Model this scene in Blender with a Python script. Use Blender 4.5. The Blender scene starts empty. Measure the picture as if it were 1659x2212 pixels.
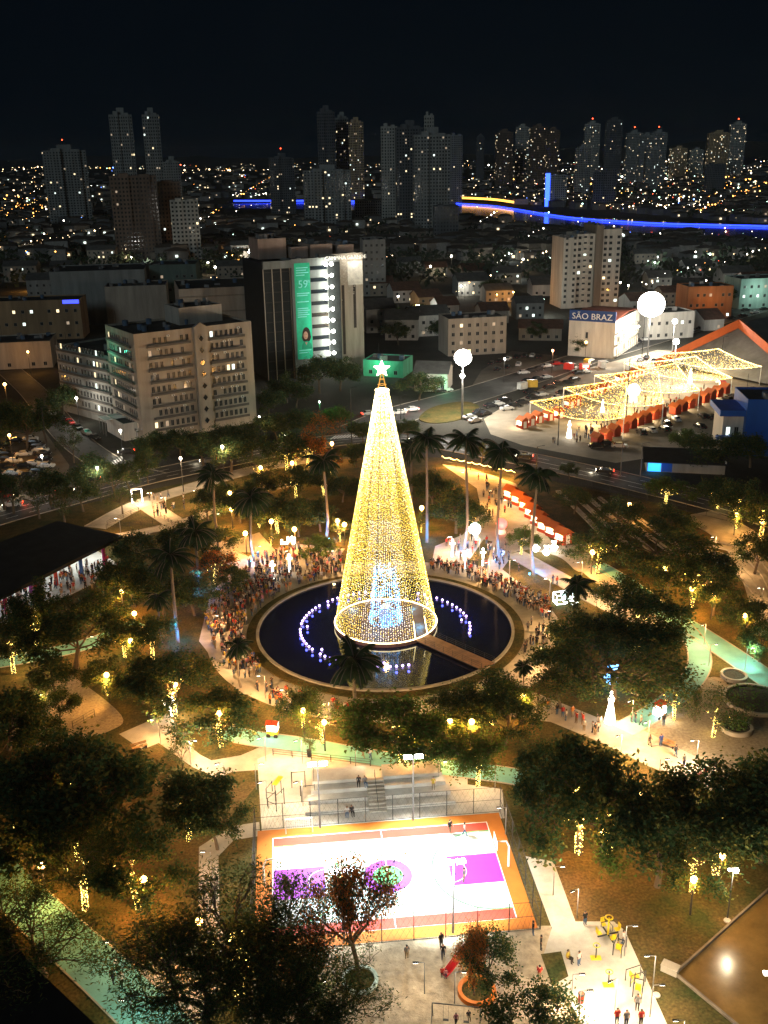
import bpy, bmesh, math, random
from mathutils import Vector, Matrix
R = random.Random(11)
sc = bpy.context.scene
col = sc.collection
rad = math.radians
# ------------------------------------------------------------------ camera
F = 2150.; CX = 829.5; CY = 1106.; H = 72.; PITCH = rad(19.7); ROLL = rad(.9)
cp, sp, cr, sr = math.cos(PITCH), math.sin(PITCH), math.cos(ROLL), math.sin(ROLL)
cam = bpy.data.cameras.new('camera'); camo = bpy.data.objects.new('camera', cam); col.objects.link(camo)
cam.sensor_fit = 'VERTICAL'; cam.sensor_height = 36.; cam.lens = F / 2212. * 36.
cam.clip_start = 1.; cam.clip_end = 60000.
_r, _u, _f = Vector((1, 0, 0)), Vector((0, sp, cp)), Vector((0, cp, -sp))
_x, _y = _r * cr - _u * sr, _r * sr + _u * cr
_m = Matrix((_x, _y, -_f)).transposed().to_4x4(); _m.translation = (0, 0, H)
camo.matrix_world = _m
sc.camera = camo
# ------------------------------------------------------------------ sky, added fill, exposure
w = bpy.data.worlds.new('World'); sc.world = w; w.use_nodes = True
nt = w.node_tree; bg = nt.nodes['Background']
sky = nt.nodes.new('ShaderNodeTexSky'); sky.sky_type = 'NISHITA'; sky.sun_disc = False
sky.sun_elevation = rad(-4.0); sky.sun_rotation = rad(200); sky.altitude = 500
tint = nt.nodes.new('ShaderNodeMix'); tint.data_type = 'RGBA'; tint.inputs[0].default_value = .8
tint.inputs[7].default_value = (.008, .030, .060, 1)
nt.links.new(sky.outputs[0], tint.inputs[6]); nt.links.new(tint.outputs[2], bg.inputs[0])
bg.inputs[1].default_value = .07
sun = bpy.data.lights.new('city_glow_fill', 'SUN'); sun.energy = .26; sun.angle = rad(12); sun.color = (.74, .92, 1.)  # dim fill added to lift the facades, standing in for city glow
suno = bpy.data.objects.new('city_glow_fill', sun); col.objects.link(suno)
suno.rotation_euler = (rad(73), 0, rad(-24))
sc.view_settings.view_transform = 'Standard'; sc.view_settings.look = 'None'
sc.view_settings.exposure = .35; sc.view_settings.gamma = 1.; sc.view_settings.use_curve_mapping = False
cy = sc.cycles
cy.use_denoising = True; cy.max_bounces = 3; cy.diffuse_bounces = 1; cy.glossy_bounces = 2; cy.volume_bounces = 0; cy.use_adaptive_sampling = True; cy.adaptive_threshold = .02; cy.transparent_max_bounces = 8
cy.transmission_bounces = 2; cy.sample_clamp_indirect = 1.5; cy.use_light_tree = True; cy.caustics_reflective = False; cy.caustics_refractive = False
# ------------------------------------------------------------------ surveying: photo bearings to places on the ground
def G(x, y, z=0.):
    dx, dy = x - CX, CY - y
    a, b = dx * cr + dy * sr, -dx * sr + dy * cr
    r = (a, F * cp + b * sp, -F * sp + b * cp); t = (z - H) / r[2]
    return Vector((r[0] * t, r[1] * t, z))
def PR(p):
    z = p[2] - H; d = p[1] * cp - z * sp; v = p[1] * sp + z * cp
    a, b = p[0] / d * F, v / d * F
    return CX + a * cr - b * sr, CY - (a * sr + b * cr)
def Zat(p, y):
    lo, hi = -5., min(700., H + p[1] * cp / sp * .9)
    for _ in range(50):
        m = (lo + hi) / 2
        if PR((p[0], p[1], m))[1] > y: lo = m
        else: hi = m
    return lo
def mpp(p): return ((p[1]) * cp + (H - p[2]) * sp) / F
# ------------------------------------------------------------------ materials
MATS = {}
def M(name, c, rough=.85, var=.25, scale=.6, metal=0., emit=0., ecol=None, spec=.3, bump=0., sample=False, streak=False, trans=0.):
    if name in MATS: return MATS[name]
    m = bpy.data.materials.new(name); MATS[name] = m; m.use_nodes = True
    n = m.node_tree.nodes; l = m.node_tree.links; b = n['Principled BSDF']
    b.inputs['Roughness'].default_value = rough; b.inputs['Metallic'].default_value = metal
    b.inputs['Specular IOR Level'].default_value = spec
    if var > 0 or bump > 0:
        tc = n.new('ShaderNodeTexCoord'); no = n.new('ShaderNodeTexNoise'); no.inputs['Scale'].default_value = scale; no.inputs['Detail'].default_value = 6
        no.inputs['Roughness'].default_value = .65
        if streak:
            mp = n.new('ShaderNodeMapping'); mp.inputs['Scale'].default_value = (1, 1, .12)
            l.new(tc.outputs['Object'], mp.inputs[0]); l.new(mp.outputs[0], no.inputs['Vector'])
        else: l.new(tc.outputs['Object'], no.inputs['Vector'])
        mr = n.new('ShaderNodeMapRange'); mr.inputs[1].default_value = .3; mr.inputs[2].default_value = .7
        mr.inputs[3].default_value = 1 - var; mr.inputs[4].default_value = 1 + var
        l.new(no.outputs[0], mr.inputs[0])
        mx = n.new('ShaderNodeMix'); mx.data_type = 'RGBA'; mx.blend_type = 'MULTIPLY'; mx.inputs[0].default_value = 1
        mx.inputs[6].default_value = (*c, 1); l.new(mr.outputs[0], mx.inputs[7]); l.new(mx.outputs[2], b.inputs['Base Color'])
        if bump > 0:
            bp = n.new('ShaderNodeBump'); bp.inputs['Strength'].default_value = bump; bp.inputs['Distance'].default_value = .15
            l.new(no.outputs[0], bp.inputs['Height']); l.new(bp.outputs[0], b.inputs['Normal'])
    else: b.inputs['Base Color'].default_value = (*c, 1)
    if emit > 0:
        b.inputs['Emission Color'].default_value = (*(ecol or c), 1); b.inputs['Emission Strength'].default_value = emit
    m.cycles.emission_sampling = 'AUTO' if sample else 'NONE'
    return m
def GRASS(name, a, b_, s=.18):
    m = bpy.data.materials.new(name); MATS[name] = m; m.use_nodes = True
    n = m.node_tree.nodes; l = m.node_tree.links; b = n['Principled BSDF']; b.inputs['Roughness'].default_value = 1.; b.inputs['Specular IOR Level'].default_value = .1
    tc = n.new('ShaderNodeTexCoord'); n1 = n.new('ShaderNodeTexNoise'); n1.inputs['Scale'].default_value = s; n1.inputs['Detail'].default_value = 10; n1.inputs['Roughness'].default_value = .72
    n2 = n.new('ShaderNodeTexNoise'); n2.inputs['Scale'].default_value = 3.5; n2.inputs['Detail'].default_value = 4
    l.new(tc.outputs['Object'], n1.inputs['Vector']); l.new(tc.outputs['Object'], n2.inputs['Vector'])
    cr_ = n.new('ShaderNodeValToRGB'); cr_.color_ramp.elements[0].position = .38; cr_.color_ramp.elements[1].position = .62
    cr_.color_ramp.elements[0].color = (*a, 1); cr_.color_ramp.elements[1].color = (*b_, 1); l.new(n1.outputs[0], cr_.inputs[0])
    mr = n.new('ShaderNodeMapRange'); mr.inputs[1].default_value = .3; mr.inputs[2].default_value = .7; mr.inputs[3].default_value = .6; mr.inputs[4].default_value = 1.4
    l.new(n2.outputs[0], mr.inputs[0])
    mx = n.new('ShaderNodeMix'); mx.data_type = 'RGBA'; mx.blend_type = 'MULTIPLY'; mx.inputs[0].default_value = 1
    l.new(cr_.outputs[0], mx.inputs[6]); l.new(mr.outputs[0], mx.inputs[7]); l.new(mx.outputs[2], b.inputs['Base Color'])
    return m
grass = GRASS('lawn', (.028, .038, .012), (.105, .072, .024))
soil = GRASS('dry lawn', (.12, .072, .028), (.032, .042, .013), .09)
earth = GRASS('dark earth', (.035, .035, .03), (.06, .055, .045), .03)
asphalt = M('asphalt', (.055, .055, .053), .75, .45, .16)
concrete = M('concrete', (.31, .28, .235), .85, .32, .22)
pale = M('pale concrete', (.38, .365, .33), .85, .28, .3)
paver = M('market paving', (.27, .23, .175), .85, .32, .12)
teal = M('teal path', (.13, .35, .335), .8, .25, .25)
sand = M('sand', (.36, .29, .20), .95, .35, 1.1, bump=1.)
gravel = M('gravel', (.25, .21, .15), .95, .35, 2.5, bump=.6)
white = M('white paint', (.75, .75, .73), .6, .1, 2.)
dark = M('dark metal', (.03, .03, .03), .6, .2, 2.)
steel = M('grey steel', (.22, .22, .22), .5, .2, 2., metal=.4)
glass = M('dark glass', (.012, .016, .02), .12, 0, spec=.5)
black = M('black rubber', (.015, .015, .015), .9, 0)
# ------------------------------------------------------------------ mesh builder
class MB:
    def __init__(s): s.v = []; s.f = []; s.m = []
    def face(s, pts, m=0):
        b = len(s.v); s.v += [tuple(p) for p in pts]; s.f.append(tuple(range(b, b + len(pts)))); s.m.append(m); return s
    def box(s, c, d, rz=0., m=0, taper=1.):
        b = len(s.v); ca, sa = math.cos(rz), math.sin(rz)
        for z, k in ((-1, 1.), (1, taper)):
            for x, y in ((-1, -1), (1, -1), (1, 1), (-1, 1)):
                px, py = x * d[0] / 2 * k, y * d[1] / 2 * k
                s.v.append((c[0] + px * ca - py * sa, c[1] + px * sa + py * ca, c[2] + z * d[2] / 2))
        for q in ((0, 3, 2, 1), (4, 5, 6, 7), (0, 1, 5, 4), (1, 2, 6, 5), (2, 3, 7, 6), (3, 0, 4, 7)):
            s.f.append(tuple(b + i for i in q)); s.m.append(m)
        return s
    def bb(s, x0, x1, y0, y1, z0, z1, m=0): return s.box(((x0 + x1) / 2, (y0 + y1) / 2, (z0 + z1) / 2), (x1 - x0, y1 - y0, z1 - z0), 0, m)
    def tube(s, path, rr, n=6, m=0, cap=True):
        rings = []; path = [Vector(p) for p in path]
        for i, p in enumerate(path):
            t = (path[min(i + 1, len(path) - 1)] - path[max(i - 1, 0)])
            t = t.normalized() if t.length > 1e-6 else Vector((0, 0, 1))
            a = t.cross(Vector((0, 1, 0)) if abs(t.y) < .9 else Vector((1, 0, 0))).normalized(); b_ = t.cross(a)
            r = rr[i] if isinstance(rr, (list, tuple)) else rr
            st = len(s.v)
            for k in range(n):
                an = 2 * math.pi * k / n; q = p + a * (r * math.cos(an)) + b_ * (r * math.sin(an)); s.v.append(tuple(q))
            rings.append(st)
        for i in range(len(rings) - 1):
            for k in range(n):
                s.f.append((rings[i] + k, rings[i] + (k + 1) % n, rings[i + 1] + (k + 1) % n, rings[i + 1] + k)); s.m.append(m)
        if cap:
            s.f.append(tuple(rings[0] + k for k in range(n))[::-1]); s.m.append(m)
            s.f.append(tuple(rings[-1] + k for k in range(n))); s.m.append(m)
        return s
    def lathe(s, prof, n=12, m=0, c=(0, 0, 0)):
        st = len(s.v)
        for r, z in prof:
            for k in range(n):
                a = 2 * math.pi * k / n; s.v.append((c[0] + r * math.cos(a), c[1] + r * math.sin(a), c[2] + z))
        for i in range(len(prof) - 1):
            for k in range(n):
                s.f.append((st + i * n + k, st + i * n + (k + 1) % n, st + (i + 1) * n + (k + 1) % n, st + (i + 1) * n + k)); s.m.append(m)
        return s
    def octa(s, c, r, m=0):
        b = len(s.v); x, y, z = c
        s.v += [(x + r, y, z), (x, y + r, z), (x - r, y, z), (x, y - r, z), (x, y, z + r), (x, y, z - r)]
        for q in ((0, 1, 4), (1, 2, 4), (2, 3, 4), (3, 0, 4), (1, 0, 5), (2, 1, 5), (3, 2, 5), (0, 3, 5)):
            s.f.append(tuple(b + i for i in q)); s.m.append(m)
        return s
    def ball(s, c, r, m=0, n=10, k=6):
        return s.lathe([(max(r * math.sin(math.pi * i / k), .001), -r * math.cos(math.pi * i / k)) for i in range(k + 1)], n, m, c)
    def prism(s, pts, z0, z1, m=0):
        n = len(pts); b = len(s.v)
        s.v += [(p[0], p[1], z0) for p in pts] + [(p[0], p[1], z1) for p in pts]
        s.f.append(tuple(range(b, b + n))[::-1]); s.m.append(m); s.f.append(tuple(range(b + n, b + 2 * n))); s.m.append(m)
        for i in range(n):
            j = (i + 1) % n; s.f.append((b + i, b + j, b + n + j, b + n + i)); s.m.append(m)
        return s
    def gable(s, x0, x1, y0, y1, z, rise, ov=.4, t=.15, m=0):
        ym = (y0 + y1) / 2; k = rise / (ym - y0)
        a, b_ = x0 - ov, x1 + ov; ya, yb = y0 - ov, y1 + ov; za = z - ov * k
        P = [(a, ya, za), (a, ym, z + rise), (a, yb, za), (b_, ya, za), (b_, ym, z + rise), (b_, yb, za)]
        Q = [(p[0], p[1], p[2] + t) for p in P]; b = len(s.v); s.v += P + Q
        for q in ((6, 9, 10, 7), (7, 10, 11, 8), (0, 1, 4, 3), (1, 2, 5, 4), (0, 3, 9, 6), (2, 8, 11, 5), (0, 6, 7, 1), (1, 7, 8, 2), (3, 4, 10, 9), (4, 5, 11, 10)):
            s.f.append(tuple(b + i for i in q)); s.m.append(m)
        return s
    def mesh(s, name, mats, smooth=False):
        me = bpy.data.meshes.new(name); me.from_pydata(s.v, [], s.f)
        for x in (mats if isinstance(mats, (list, tuple)) else [mats]): me.materials.append(x)
        me.polygons.foreach_set('material_index', s.m)
        if smooth: me.polygons.foreach_set('use_smooth', [True] * len(s.f))
        me.update(); return me
    def build(s, name, mats, parent=None, smooth=False): return inst(name, s.mesh(name, mats, smooth), parent)
def inst(name, me, parent=None, loc=None, rz=0., scale=None):
    o = bpy.data.objects.new(name, me); col.objects.link(o)
    if parent is not None: o.parent = parent
    if loc is not None: o.location = loc
    if rz: o.rotation_euler = (0, 0, rz)
    if scale is not None: o.scale = (scale,) * 3 if isinstance(scale, (int, float)) else scale
    return o
def tag(o, label=None, cat=None, group=None, kind=None):
    if label: o['label'] = label
    if cat: o['category'] = cat
    if group: o['group'] = group
    if kind: o['kind'] = kind
    return o
ORD = []            # things whose look alone does not single them out: completed by their place at the end
def thing(name, label, cat, loc=(0, 0, 0), rz=0., group=None, order=False):
    o = bpy.data.objects.new(name, None); col.objects.link(o); o.empty_display_size = .5
    o.location = loc; o.rotation_euler = (0, 0, rz); tag(o, label, cat, group)
    if order: ORD.append(o)
    return o
def light(parent, loc, power, c, r=.15, spot=None, rot=None, blend=.6):
    d = bpy.data.lights.new('bulb', 'SPOT' if spot else 'POINT'); d.energy = power; d.color = c; d.shadow_soft_size = r
    if spot: d.spot_size = rad(spot); d.spot_blend = blend
    o = bpy.data.objects.new('bulb', d); col.objects.link(o); o.parent = parent; o.location = loc
    if rot is not None: o.rotation_euler = rot
    return o
def text(body, size, mat, parent, loc, rot, name='lettering', ext=.04, align='LEFT', sx=1.):
    c = bpy.data.curves.new(name, 'FONT'); c.body = body; c.size = size; c.extrude = ext; c.align_x = align; c.resolution_u = 3
    o = bpy.data.objects.new(name, c); col.objects.link(o)
    dg = bpy.context.evaluated_depsgraph_get(); me = bpy.data.meshes.new_from_object(o.evaluated_get(dg))
    bpy.data.objects.remove(o); me.materials.clear(); me.materials.append(mat)
    q = inst(name, me, parent, loc); q.rotation_euler = rot; q.scale = (sx, 1, 1); return q
AMBER = (1., .44, .09); WARM = (1., .76, .45); COOL = (.92, 1., .96); NEUT = (1., .93, .80)
# ------------------------------------------------------------------ the ground and what is laid on it
def smooth_poly(pts, k=5, closed=True):
    out = []; n = len(pts)
    for i in range(n if closed else n - 1):
        p0, p1, p2, p3 = (pts[(i + j) % n] if closed else pts[min(max(i + j, 0), n - 1)] for j in (-1, 0, 1, 2))
        for t in range(k):
            t /= k
            out.append(tuple(.5 * (2 * p1[a] + (p2[a] - p0[a]) * t + (2 * p0[a] - 5 * p1[a] + 4 * p2[a] - p3[a]) * t * t + (3 * p1[a] - p0[a] - 3 * p2[a] + p3[a]) * t ** 3) for a in (0, 1)))
    if not closed: out.append(tuple(pts[-1]))
    return out
def area(name, px, mat, z, smooth=False, thick=0.):
    p = [G(*q)[:2] for q in px]
    if smooth: p = smooth_poly(p)
    mb = MB()
    if thick: mb.prism(p if sum(p[i - 1][0] * p[i][1] - p[i][0] * p[i - 1][1] for i in range(len(p))) > 0 else p[::-1], 0, z)
    else:
        if sum(p[i - 1][0] * p[i][1] - p[i][0] * p[i - 1][1] for i in range(len(p))) < 0: p = p[::-1]
        mb.face([(x, y, z) for x, y in p])
    return tag(mb.build(name, mat), kind='structure')
def strip_pts(px, world=False):
    p = [tuple(q) if world else tuple(G(*q)[:2]) for q in px]
    return smooth_poly(p, 6, False)
def ribbon(mb, p, w0, w1, z, m=0):
    L = []
    for i, q in enumerate(p):
        a, b = p[max(i - 1, 0)], p[min(i + 1, len(p) - 1)]; dx, dy = b[0] - a[0], b[1] - a[1]; d = math.hypot(dx, dy) or 1
        nx, ny = -dy / d, dx / d; L.append(((q[0] + nx * w0, q[1] + ny * w0, z), (q[0] + nx * w1, q[1] + ny * w1, z)))
    for i in range(len(L) - 1): mb.face([L[i][1], L[i + 1][1], L[i + 1][0], L[i][0]], m)
def path(name, px, width, mat, z, kerb=None):
    p = strip_pts(px); mb = MB(); ribbon(mb, p, width / 2, -width / 2, z)
    o = tag(mb.build(name, mat), kind='structure')
    if kerb:
        for s_ in (1, -1):
            kb = MB(); e = []
            for i, q in enumerate(p):
                a, b = p[max(i - 1, 0)], p[min(i + 1, len(p) - 1)]; dx, dy = b[0] - a[0], b[1] - a[1]; d = math.hypot(dx, dy) or 1
                e.append((q[0] - dy / d * s_ * (width / 2 + .09), q[1] + dx / d * s_ * (width / 2 + .09)))
            for i in range(len(e) - 1):
                a, b = e[i], e[i + 1]; kb.box(((a[0] + b[0]) / 2, (a[1] + b[1]) / 2, kerb / 2), (math.hypot(b[0] - a[0], b[1] - a[1]), .18, kerb), math.atan2(b[1] - a[1], b[0] - a[0]))
            tag(kb.build('kerb', concrete, o))
    return o
g = MB(); g.face([(-20000, -200, 0), (20000, -200, 0), (20000, 40000, 0), (-20000, 40000, 0)]); tag(g.build('ground', earth), kind='structure')
area('park_lawn', [(-260, 1190), (300, 1062), (620, 1000), (850, 985), (1000, 990), (1209, 1042), (1360, 1072), (1570, 1127), (1950, 1230), (2300, 2600), (-700, 2600)], grass, .004)
area('dry_lawn', [(1195, 1850), (1330, 1800), (1659, 1800), (1900, 1900), (1900, 2500), (1440, 2400), (1330, 2000), (1240, 1990)], soil, .008)
area('dry_lawn', [(-100, 1650), (330, 1600), (420, 1680), (560, 1690), (430, 1850), (430, 2000), (280, 2100), (60, 1930), (-100, 1800)], soil, .008)
area('dirt_clearing', [(1420, 1535), (1500, 1480), (1560, 1465), (1720, 1540), (1720, 1640), (1560, 1662), (1390, 1578)], gravel, .008, True)
AV = [(-160, 1165), (0, 1115), (150, 1075), (300, 1035), (450, 1003), (600, 972), (760, 948), (900, 950), (1050, 975), (1200, 1005), (1370, 1043), (1570, 1092), (1800, 1160)]
av = path('avenue', AV, 10.5, asphalt, .012, .13)
path('upper_avenue', [(780, 930), (880, 890), (1000, 858), (1130, 818), (1250, 778), (1430, 725), (1560, 687), (1720, 642)], 15, asphalt, .016, .13)
path('side_street', [(330, 1032), (240, 1005), (160, 950), (108, 890), (70, 845), (20, 800)], 8.5, asphalt, .016, .13)
mk = MB(); p = strip_pts(AV); ribbon(mk, p, .08, -.08, .02)
for s_ in (2.6, -2.6):
    for i in range(0, len(p) - 1, 2): ribbon(mk, p[i:i + 2], s_ + .07, s_ - .07, .02)
tag(mk.build('lane_marking', white, av))
for k in range(9):
    c = G(720 + k * 7, 945 - k * .6); MB().box((c.x, c.y, .022), (.45, 4, .004), rad(-20)).build('crossing_stripe', white, av)
for k in range(8):
    c = G(232 + k * 4.5, 1010 - k * 3); MB().box((c.x, c.y, .022), (.45, 3.4, .004), rad(25)).build('crossing_stripe', white, av)
area('car_park', [(-120, 960), (95, 930), (150, 1005), (135, 1060), (0, 1098), (-120, 1130)], M('worn asphalt', (.10, .085, .065), .9, .3, .2), .008)
area('car_park', [(985, 890), (1040, 800), (1105, 758), (1205, 768), (1185, 805), (1000, 850)], M('worn asphalt', (.1, .085, .065)), .008)
area('market_square', [(1045, 905), (1085, 880), (1250, 800), (1420, 756), (1659, 770), (1800, 850), (1700, 925), (1560, 965), (1330, 1000), (1130, 962), (1060, 938)], paver, .008)
area('traffic_island', [(905, 905), (935, 880), (1000, 868), (1035, 880), (1000, 905), (940, 915)], grass, .14, True, .14)
area('plaza_pavement', [(430, 1190), (560, 1150), (600, 1195)], concrete, .01)
PC = Vector((-.1, 145.3, 0))
mb = MB(); mb.face([(PC.x + 28.5 * math.cos(a * math.pi / 36), PC.y + 28.5 * math.sin(a * math.pi / 36), .012) for a in range(72)]); tag(mb.build('round_plaza', concrete), kind='structure')
area('plaza_paving', [(430, 1385), (455, 1280), (540, 1200), (640, 1175), (745, 1185), (700, 1260), (560, 1330), (555, 1430), (610, 1500), (520, 1500)], concrete, .016)
path('entrance_path', [(205, 1140), (300, 1090), (430, 1048), (560, 1012), (720, 985)], 5, concrete, .02, .1)
path('entrance_path', [(310, 1085), (370, 1125), (440, 1165), (520, 1215), (580, 1250)], 4.5, concrete, .024, .1)
path('entrance_ramp', [(220, 1165), (330, 1145), (420, 1120), (520, 1070), (640, 1045)], 3, concrete, .028, .1)
area('festival_plaza', [(955, 1003), (1020, 1012), (1115, 1045), (1130, 1095), (1200, 1180), (1262, 1175), (1310, 1240), (1250, 1235), (1150, 1185), (1105, 1195), (1150, 1270), (1060, 1260), (930, 1230), (940, 1180), (1000, 1155), (1040, 1105), (1030, 1055)], concrete, .02)
area('lawn_wedge', [(1010, 1215), (1045, 1165), (1062, 1170), (1052, 1228)], grass, .026)
area('lawn_wedge', [(1085, 1230), (1110, 1195), (1150, 1235), (1190, 1290), (1130, 1265)], grass, .026)
area('lawn_wedge', [(1115, 1192), (1200, 1200), (1250, 1240), (1300, 1290), (1200, 1245)], grass, .026, True)
path('garden_path', [(1110, 1195), (1200, 1245), (1300, 1300), (1400, 1345), (1490, 1390)], 4, pale, .03, .08)
path('garden_path', [(1215, 1180), (1300, 1250), (1380, 1310), (1450, 1340)], 3.5, concrete, .034, .08)
path('terrace_walk', [(1500, 1110), (1580, 1150), (1640, 1210), (1680, 1300), (1700, 1380)], 9, concrete, .02, .1)
for k in range(5):
    path('terrace_step', [(1205 + k * 30, 1062 + k * 5), (1270 + k * 34, 1125 + k * 4), (1330 + k * 40, 1190 + k * 2)], .7, concrete, .3 + .05 * k, .32)
for k in range(4):
    path('terrace_step', [(1480 + k * 18, 1195 - k * 9), (1560 + k * 18, 1215 - k * 9), (1625 + k * 14, 1275 - k * 12), (1650 + k * 12, 1340 - k * 12)], .5, concrete, .3, .32)
for kz, (px, wd) in enumerate((([(-60, 1440), (100, 1413), (215, 1383), (300, 1345)], 3.6), ([(485, 1583), (560, 1597), (640, 1608), (760, 1629), (900, 1651), (1090, 1674), (1190, 1695)], 3.2),
               ([(1345, 1578), (1430, 1528), (1490, 1475), (1512, 1425), (1492, 1372), (1440, 1325), (1370, 1268), (1290, 1220)], 3.2), ([(1400, 1300), (1540, 1388), (1659, 1468), (1800, 1570)], 4.2),
               ([(-160, 1745), (-40, 1855), (70, 1962), (230, 2108), (400, 2270)], 4.6))):
    path('cycle_path', px, wd, teal, .052 + .005 * kz, .06 + .005 * kz)
area('garden_pavement', [(257, 1586), (360, 1541), (380, 1561), (383, 1591), (433, 1631), (457, 1643), (520, 1632), (560, 1615), (640, 1622), (600, 1660), (500, 1668), (470, 1681), (417, 1658), (343, 1605), (307, 1620)], concrete, .03)
area('court_forecourt', [(556, 1640), (600, 1622), (860, 1650), (1010, 1668), (1010, 1695), (1085, 1705), (1090, 1768), (566, 1806)], pale, .034)
area('gym_pavement', [(1135, 1850), (1196, 1862), (1243, 1991), (1326, 1991), (1350, 2011), (1445, 2222), (1480, 2320), (1300, 2320), (1256, 2212), (1175, 2060), (1192, 2005)], pale, .034)
area('main_walk', [(1140, 1490), (1290, 1550), (1352, 1560), (1390, 1578), (1543, 1655), (1640, 1705), (1560, 1720), (1400, 1655), (1300, 1605), (1190, 1560), (1080, 1545)], concrete, .03)
area('garden_pavement', [(428, 2010), (430, 1830), (500, 1785), (560, 1776), (562, 1806), (505, 1815), (472, 1850), (475, 2010)], concrete, .03)
area('garden_pavement', [(268, 2106), (380, 2030), (480, 2005), (500, 2120), (420, 2225), (375, 2225)], concrete, .046)
area('playground_sand', [(560, 2060), (1150, 2000), (1190, 2000), (1200, 2090), (1260, 2260), (500, 2300)], sand, .02)
area('gravel_court', [(10, 1520), (143, 1463), (166, 1467), (262, 1545), (235, 1580), (110, 1615), (20, 1600)], gravel, .03, True)
rink = area('polished_rink', [(1458, 2106), (1659, 1925), (1850, 2060), (1750, 2350)], M('rink floor', (.15, .09, .028), .25, .4, .25, spec=.4), .03)
for a, b in (((1458, 2106), (1659, 1925)), ((1458, 2106), (1750, 2350))):
    a, b = G(*a), G(*b); d = b - a; MB().box(((a.x + b.x) / 2, (a.y + b.y) / 2, .2), (d.length, .2, .3), math.atan2(d.y, d.x)).build('kerb', M('worn kerb', (.16, .13, .10), .9, .3), rink)
lk = area('lake', [(470, 441), (700, 437), (985, 438), (1110, 449), (1250, 469), (1659, 487), (1900, 492), (1900, 530), (1659, 516), (1330, 500), (1000, 462), (700, 452), (470, 450)], M('lake water', (.008, .011, .014), .1, 0, spec=.5), .02)
# far hills
hb = MB(); hp = []
for i in range(61):
    x = -9000 + 300 * i; hp.append((x, 14000, 30 + 60 * R.random() + 120 * math.exp(-((x - 4500) / 2200.) ** 2) + 60 * math.exp(-((x + 3000) / 1500.) ** 2)))
for i in range(60):
    a, b = hp[i], hp[i + 1]
    hb.face([(a[0], 12600, 0), (b[0], 12600, 0), b, a]); hb.face([a, b, (b[0], 15500, 0), (a[0], 15500, 0)])
tag(hb.build('hills', earth), kind='structure')
# ------------------------------------------------------------------ round pool and the lit cone
def ringmesh(mb, r0, r1, z0, z1, n=96, m=0, c=(0, 0)): mb.lathe([(r0, z0), (r0, z1), (r1, z1), (r1, z0)], n, m, (c[0], c[1], 0))
pool = thing('round_pool', 'round dark water pool with stone rim round the lit cone', 'pool', PC)
wm = M('pool water', (.006, .009, .036), .06, 0, spec=.5)
nn = wm.node_tree.nodes; no = nn.new('ShaderNodeTexNoise'); no.inputs['Scale'].default_value = 2.2; bp = nn.new('ShaderNodeBump'); bp.inputs['Strength'].default_value = .12; bp.inputs['Distance'].default_value = .06
tc = nn.new('ShaderNodeTexCoord'); wm.node_tree.links.new(tc.outputs['Object'], no.inputs['Vector']); wm.node_tree.links.new(no.outputs[0], bp.inputs['Height']); wm.node_tree.links.new(bp.outputs[0], nn['Principled BSDF'].inputs['Normal'])
b = MB(); b.face([(20.4 * math.cos(a * math.pi / 48), 20.4 * math.sin(a * math.pi / 48), .25) for a in range(96)]); b.build('water', wm, pool)
b = MB(); ringmesh(b, 20.3, 20.75, .02, .5); b.build('rim', M('stone rim', (.28, .26, .22)), pool)
b = MB(); ringmesh(b, 20.75, 22.3, .014, .22); b.build('rim_planting', grass, pool)
TB = Vector((0, 146.3, 0)); R0 = 8.15; Z0 = .95; R1 = .9; Z1 = 39.
gold = M('golden bulb', (1, .7, .15), .5, 0, emit=5.6, ecol=(1., .72, .10))
wgold = M('white gold bulb', (1, .9, .6), .5, 0, emit=10., ecol=(1., .86, .50))
silver = M('silver bulb', (1, 1, 1), .5, 0, emit=5., ecol=(1., .88, .72))
star_m = M('star light', (1, 1, .9), .5, 0, emit=14., ecol=(1., .88, .62))
bluem = M('blue bulb', (.2, .5, 1), .5, 0, emit=7., ecol=(.08, .36, 1.)); cyanm = M('cyan bulb', (.2, .9, 1), .5, 0, emit=6., ecol=(.10, .70, 1.))
xt = thing('light_cone_tree', 'tall cone of golden light strings with a star on top', 'light tree', TB)
BR = math.atan2(G(1050, 1447).y - TB.y, G(1050, 1447).x - TB.x)       # bearing of the footbridge
def string_mesh(kind, seed):
    q = random.Random(seed); b = MB(); n = 180
    for i in range(n):
        t = (i + q.random() * 1.3) / (n + .4); z = Z0 + (Z1 - Z0) * t; r = R0 + (R1 - R0) * t
        m = 0
        if kind == 'front': m = (2 if q.random() < .7 else 0) if t < .5 else (2 if q.random() < .3 else 0)
        elif q.random() < .12 + max(0, t - .55) * 1.9: m = 1
        b.octa((r + q.uniform(-.05, .05), q.uniform(-.05, .05), z), .031 + .02 * q.random(), m)
    b.tube([(R0, 0, Z0), (R1, 0, Z1)], .012, 3, 5)
    return b.mesh('light_string', [gold, wgold, silver, bluem, cyanm, dark])
SM = {k: [string_mesh(k, 3 + i + len(k)) for i in range(10)] for k in ('side', 'front')}
NS = 128
for k in range(NS):
    a = 2 * math.pi * k / NS
    d = (a - BR + math.pi) % (2 * math.pi) - math.pi
    if abs(d) < .16: continue
    fa = (a + math.pi / 2 + math.pi) % (2 * math.pi) - math.pi
    o = inst('light_string', SM['front' if abs(fa) < .5 else 'side'][(k * 7) % 10], xt, None, a)
b = MB()
for k in range(16):
    a = 2 * math.pi * k / 16 + .2; ca, sa = math.cos(a), math.sin(a); b.tube([(R0 * ca * .99, R0 * sa * .99, .3), (R1 * ca * .98, R1 * sa * .98, Z1)], .05, 4)
b.build('frame', dark, xt)
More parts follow.
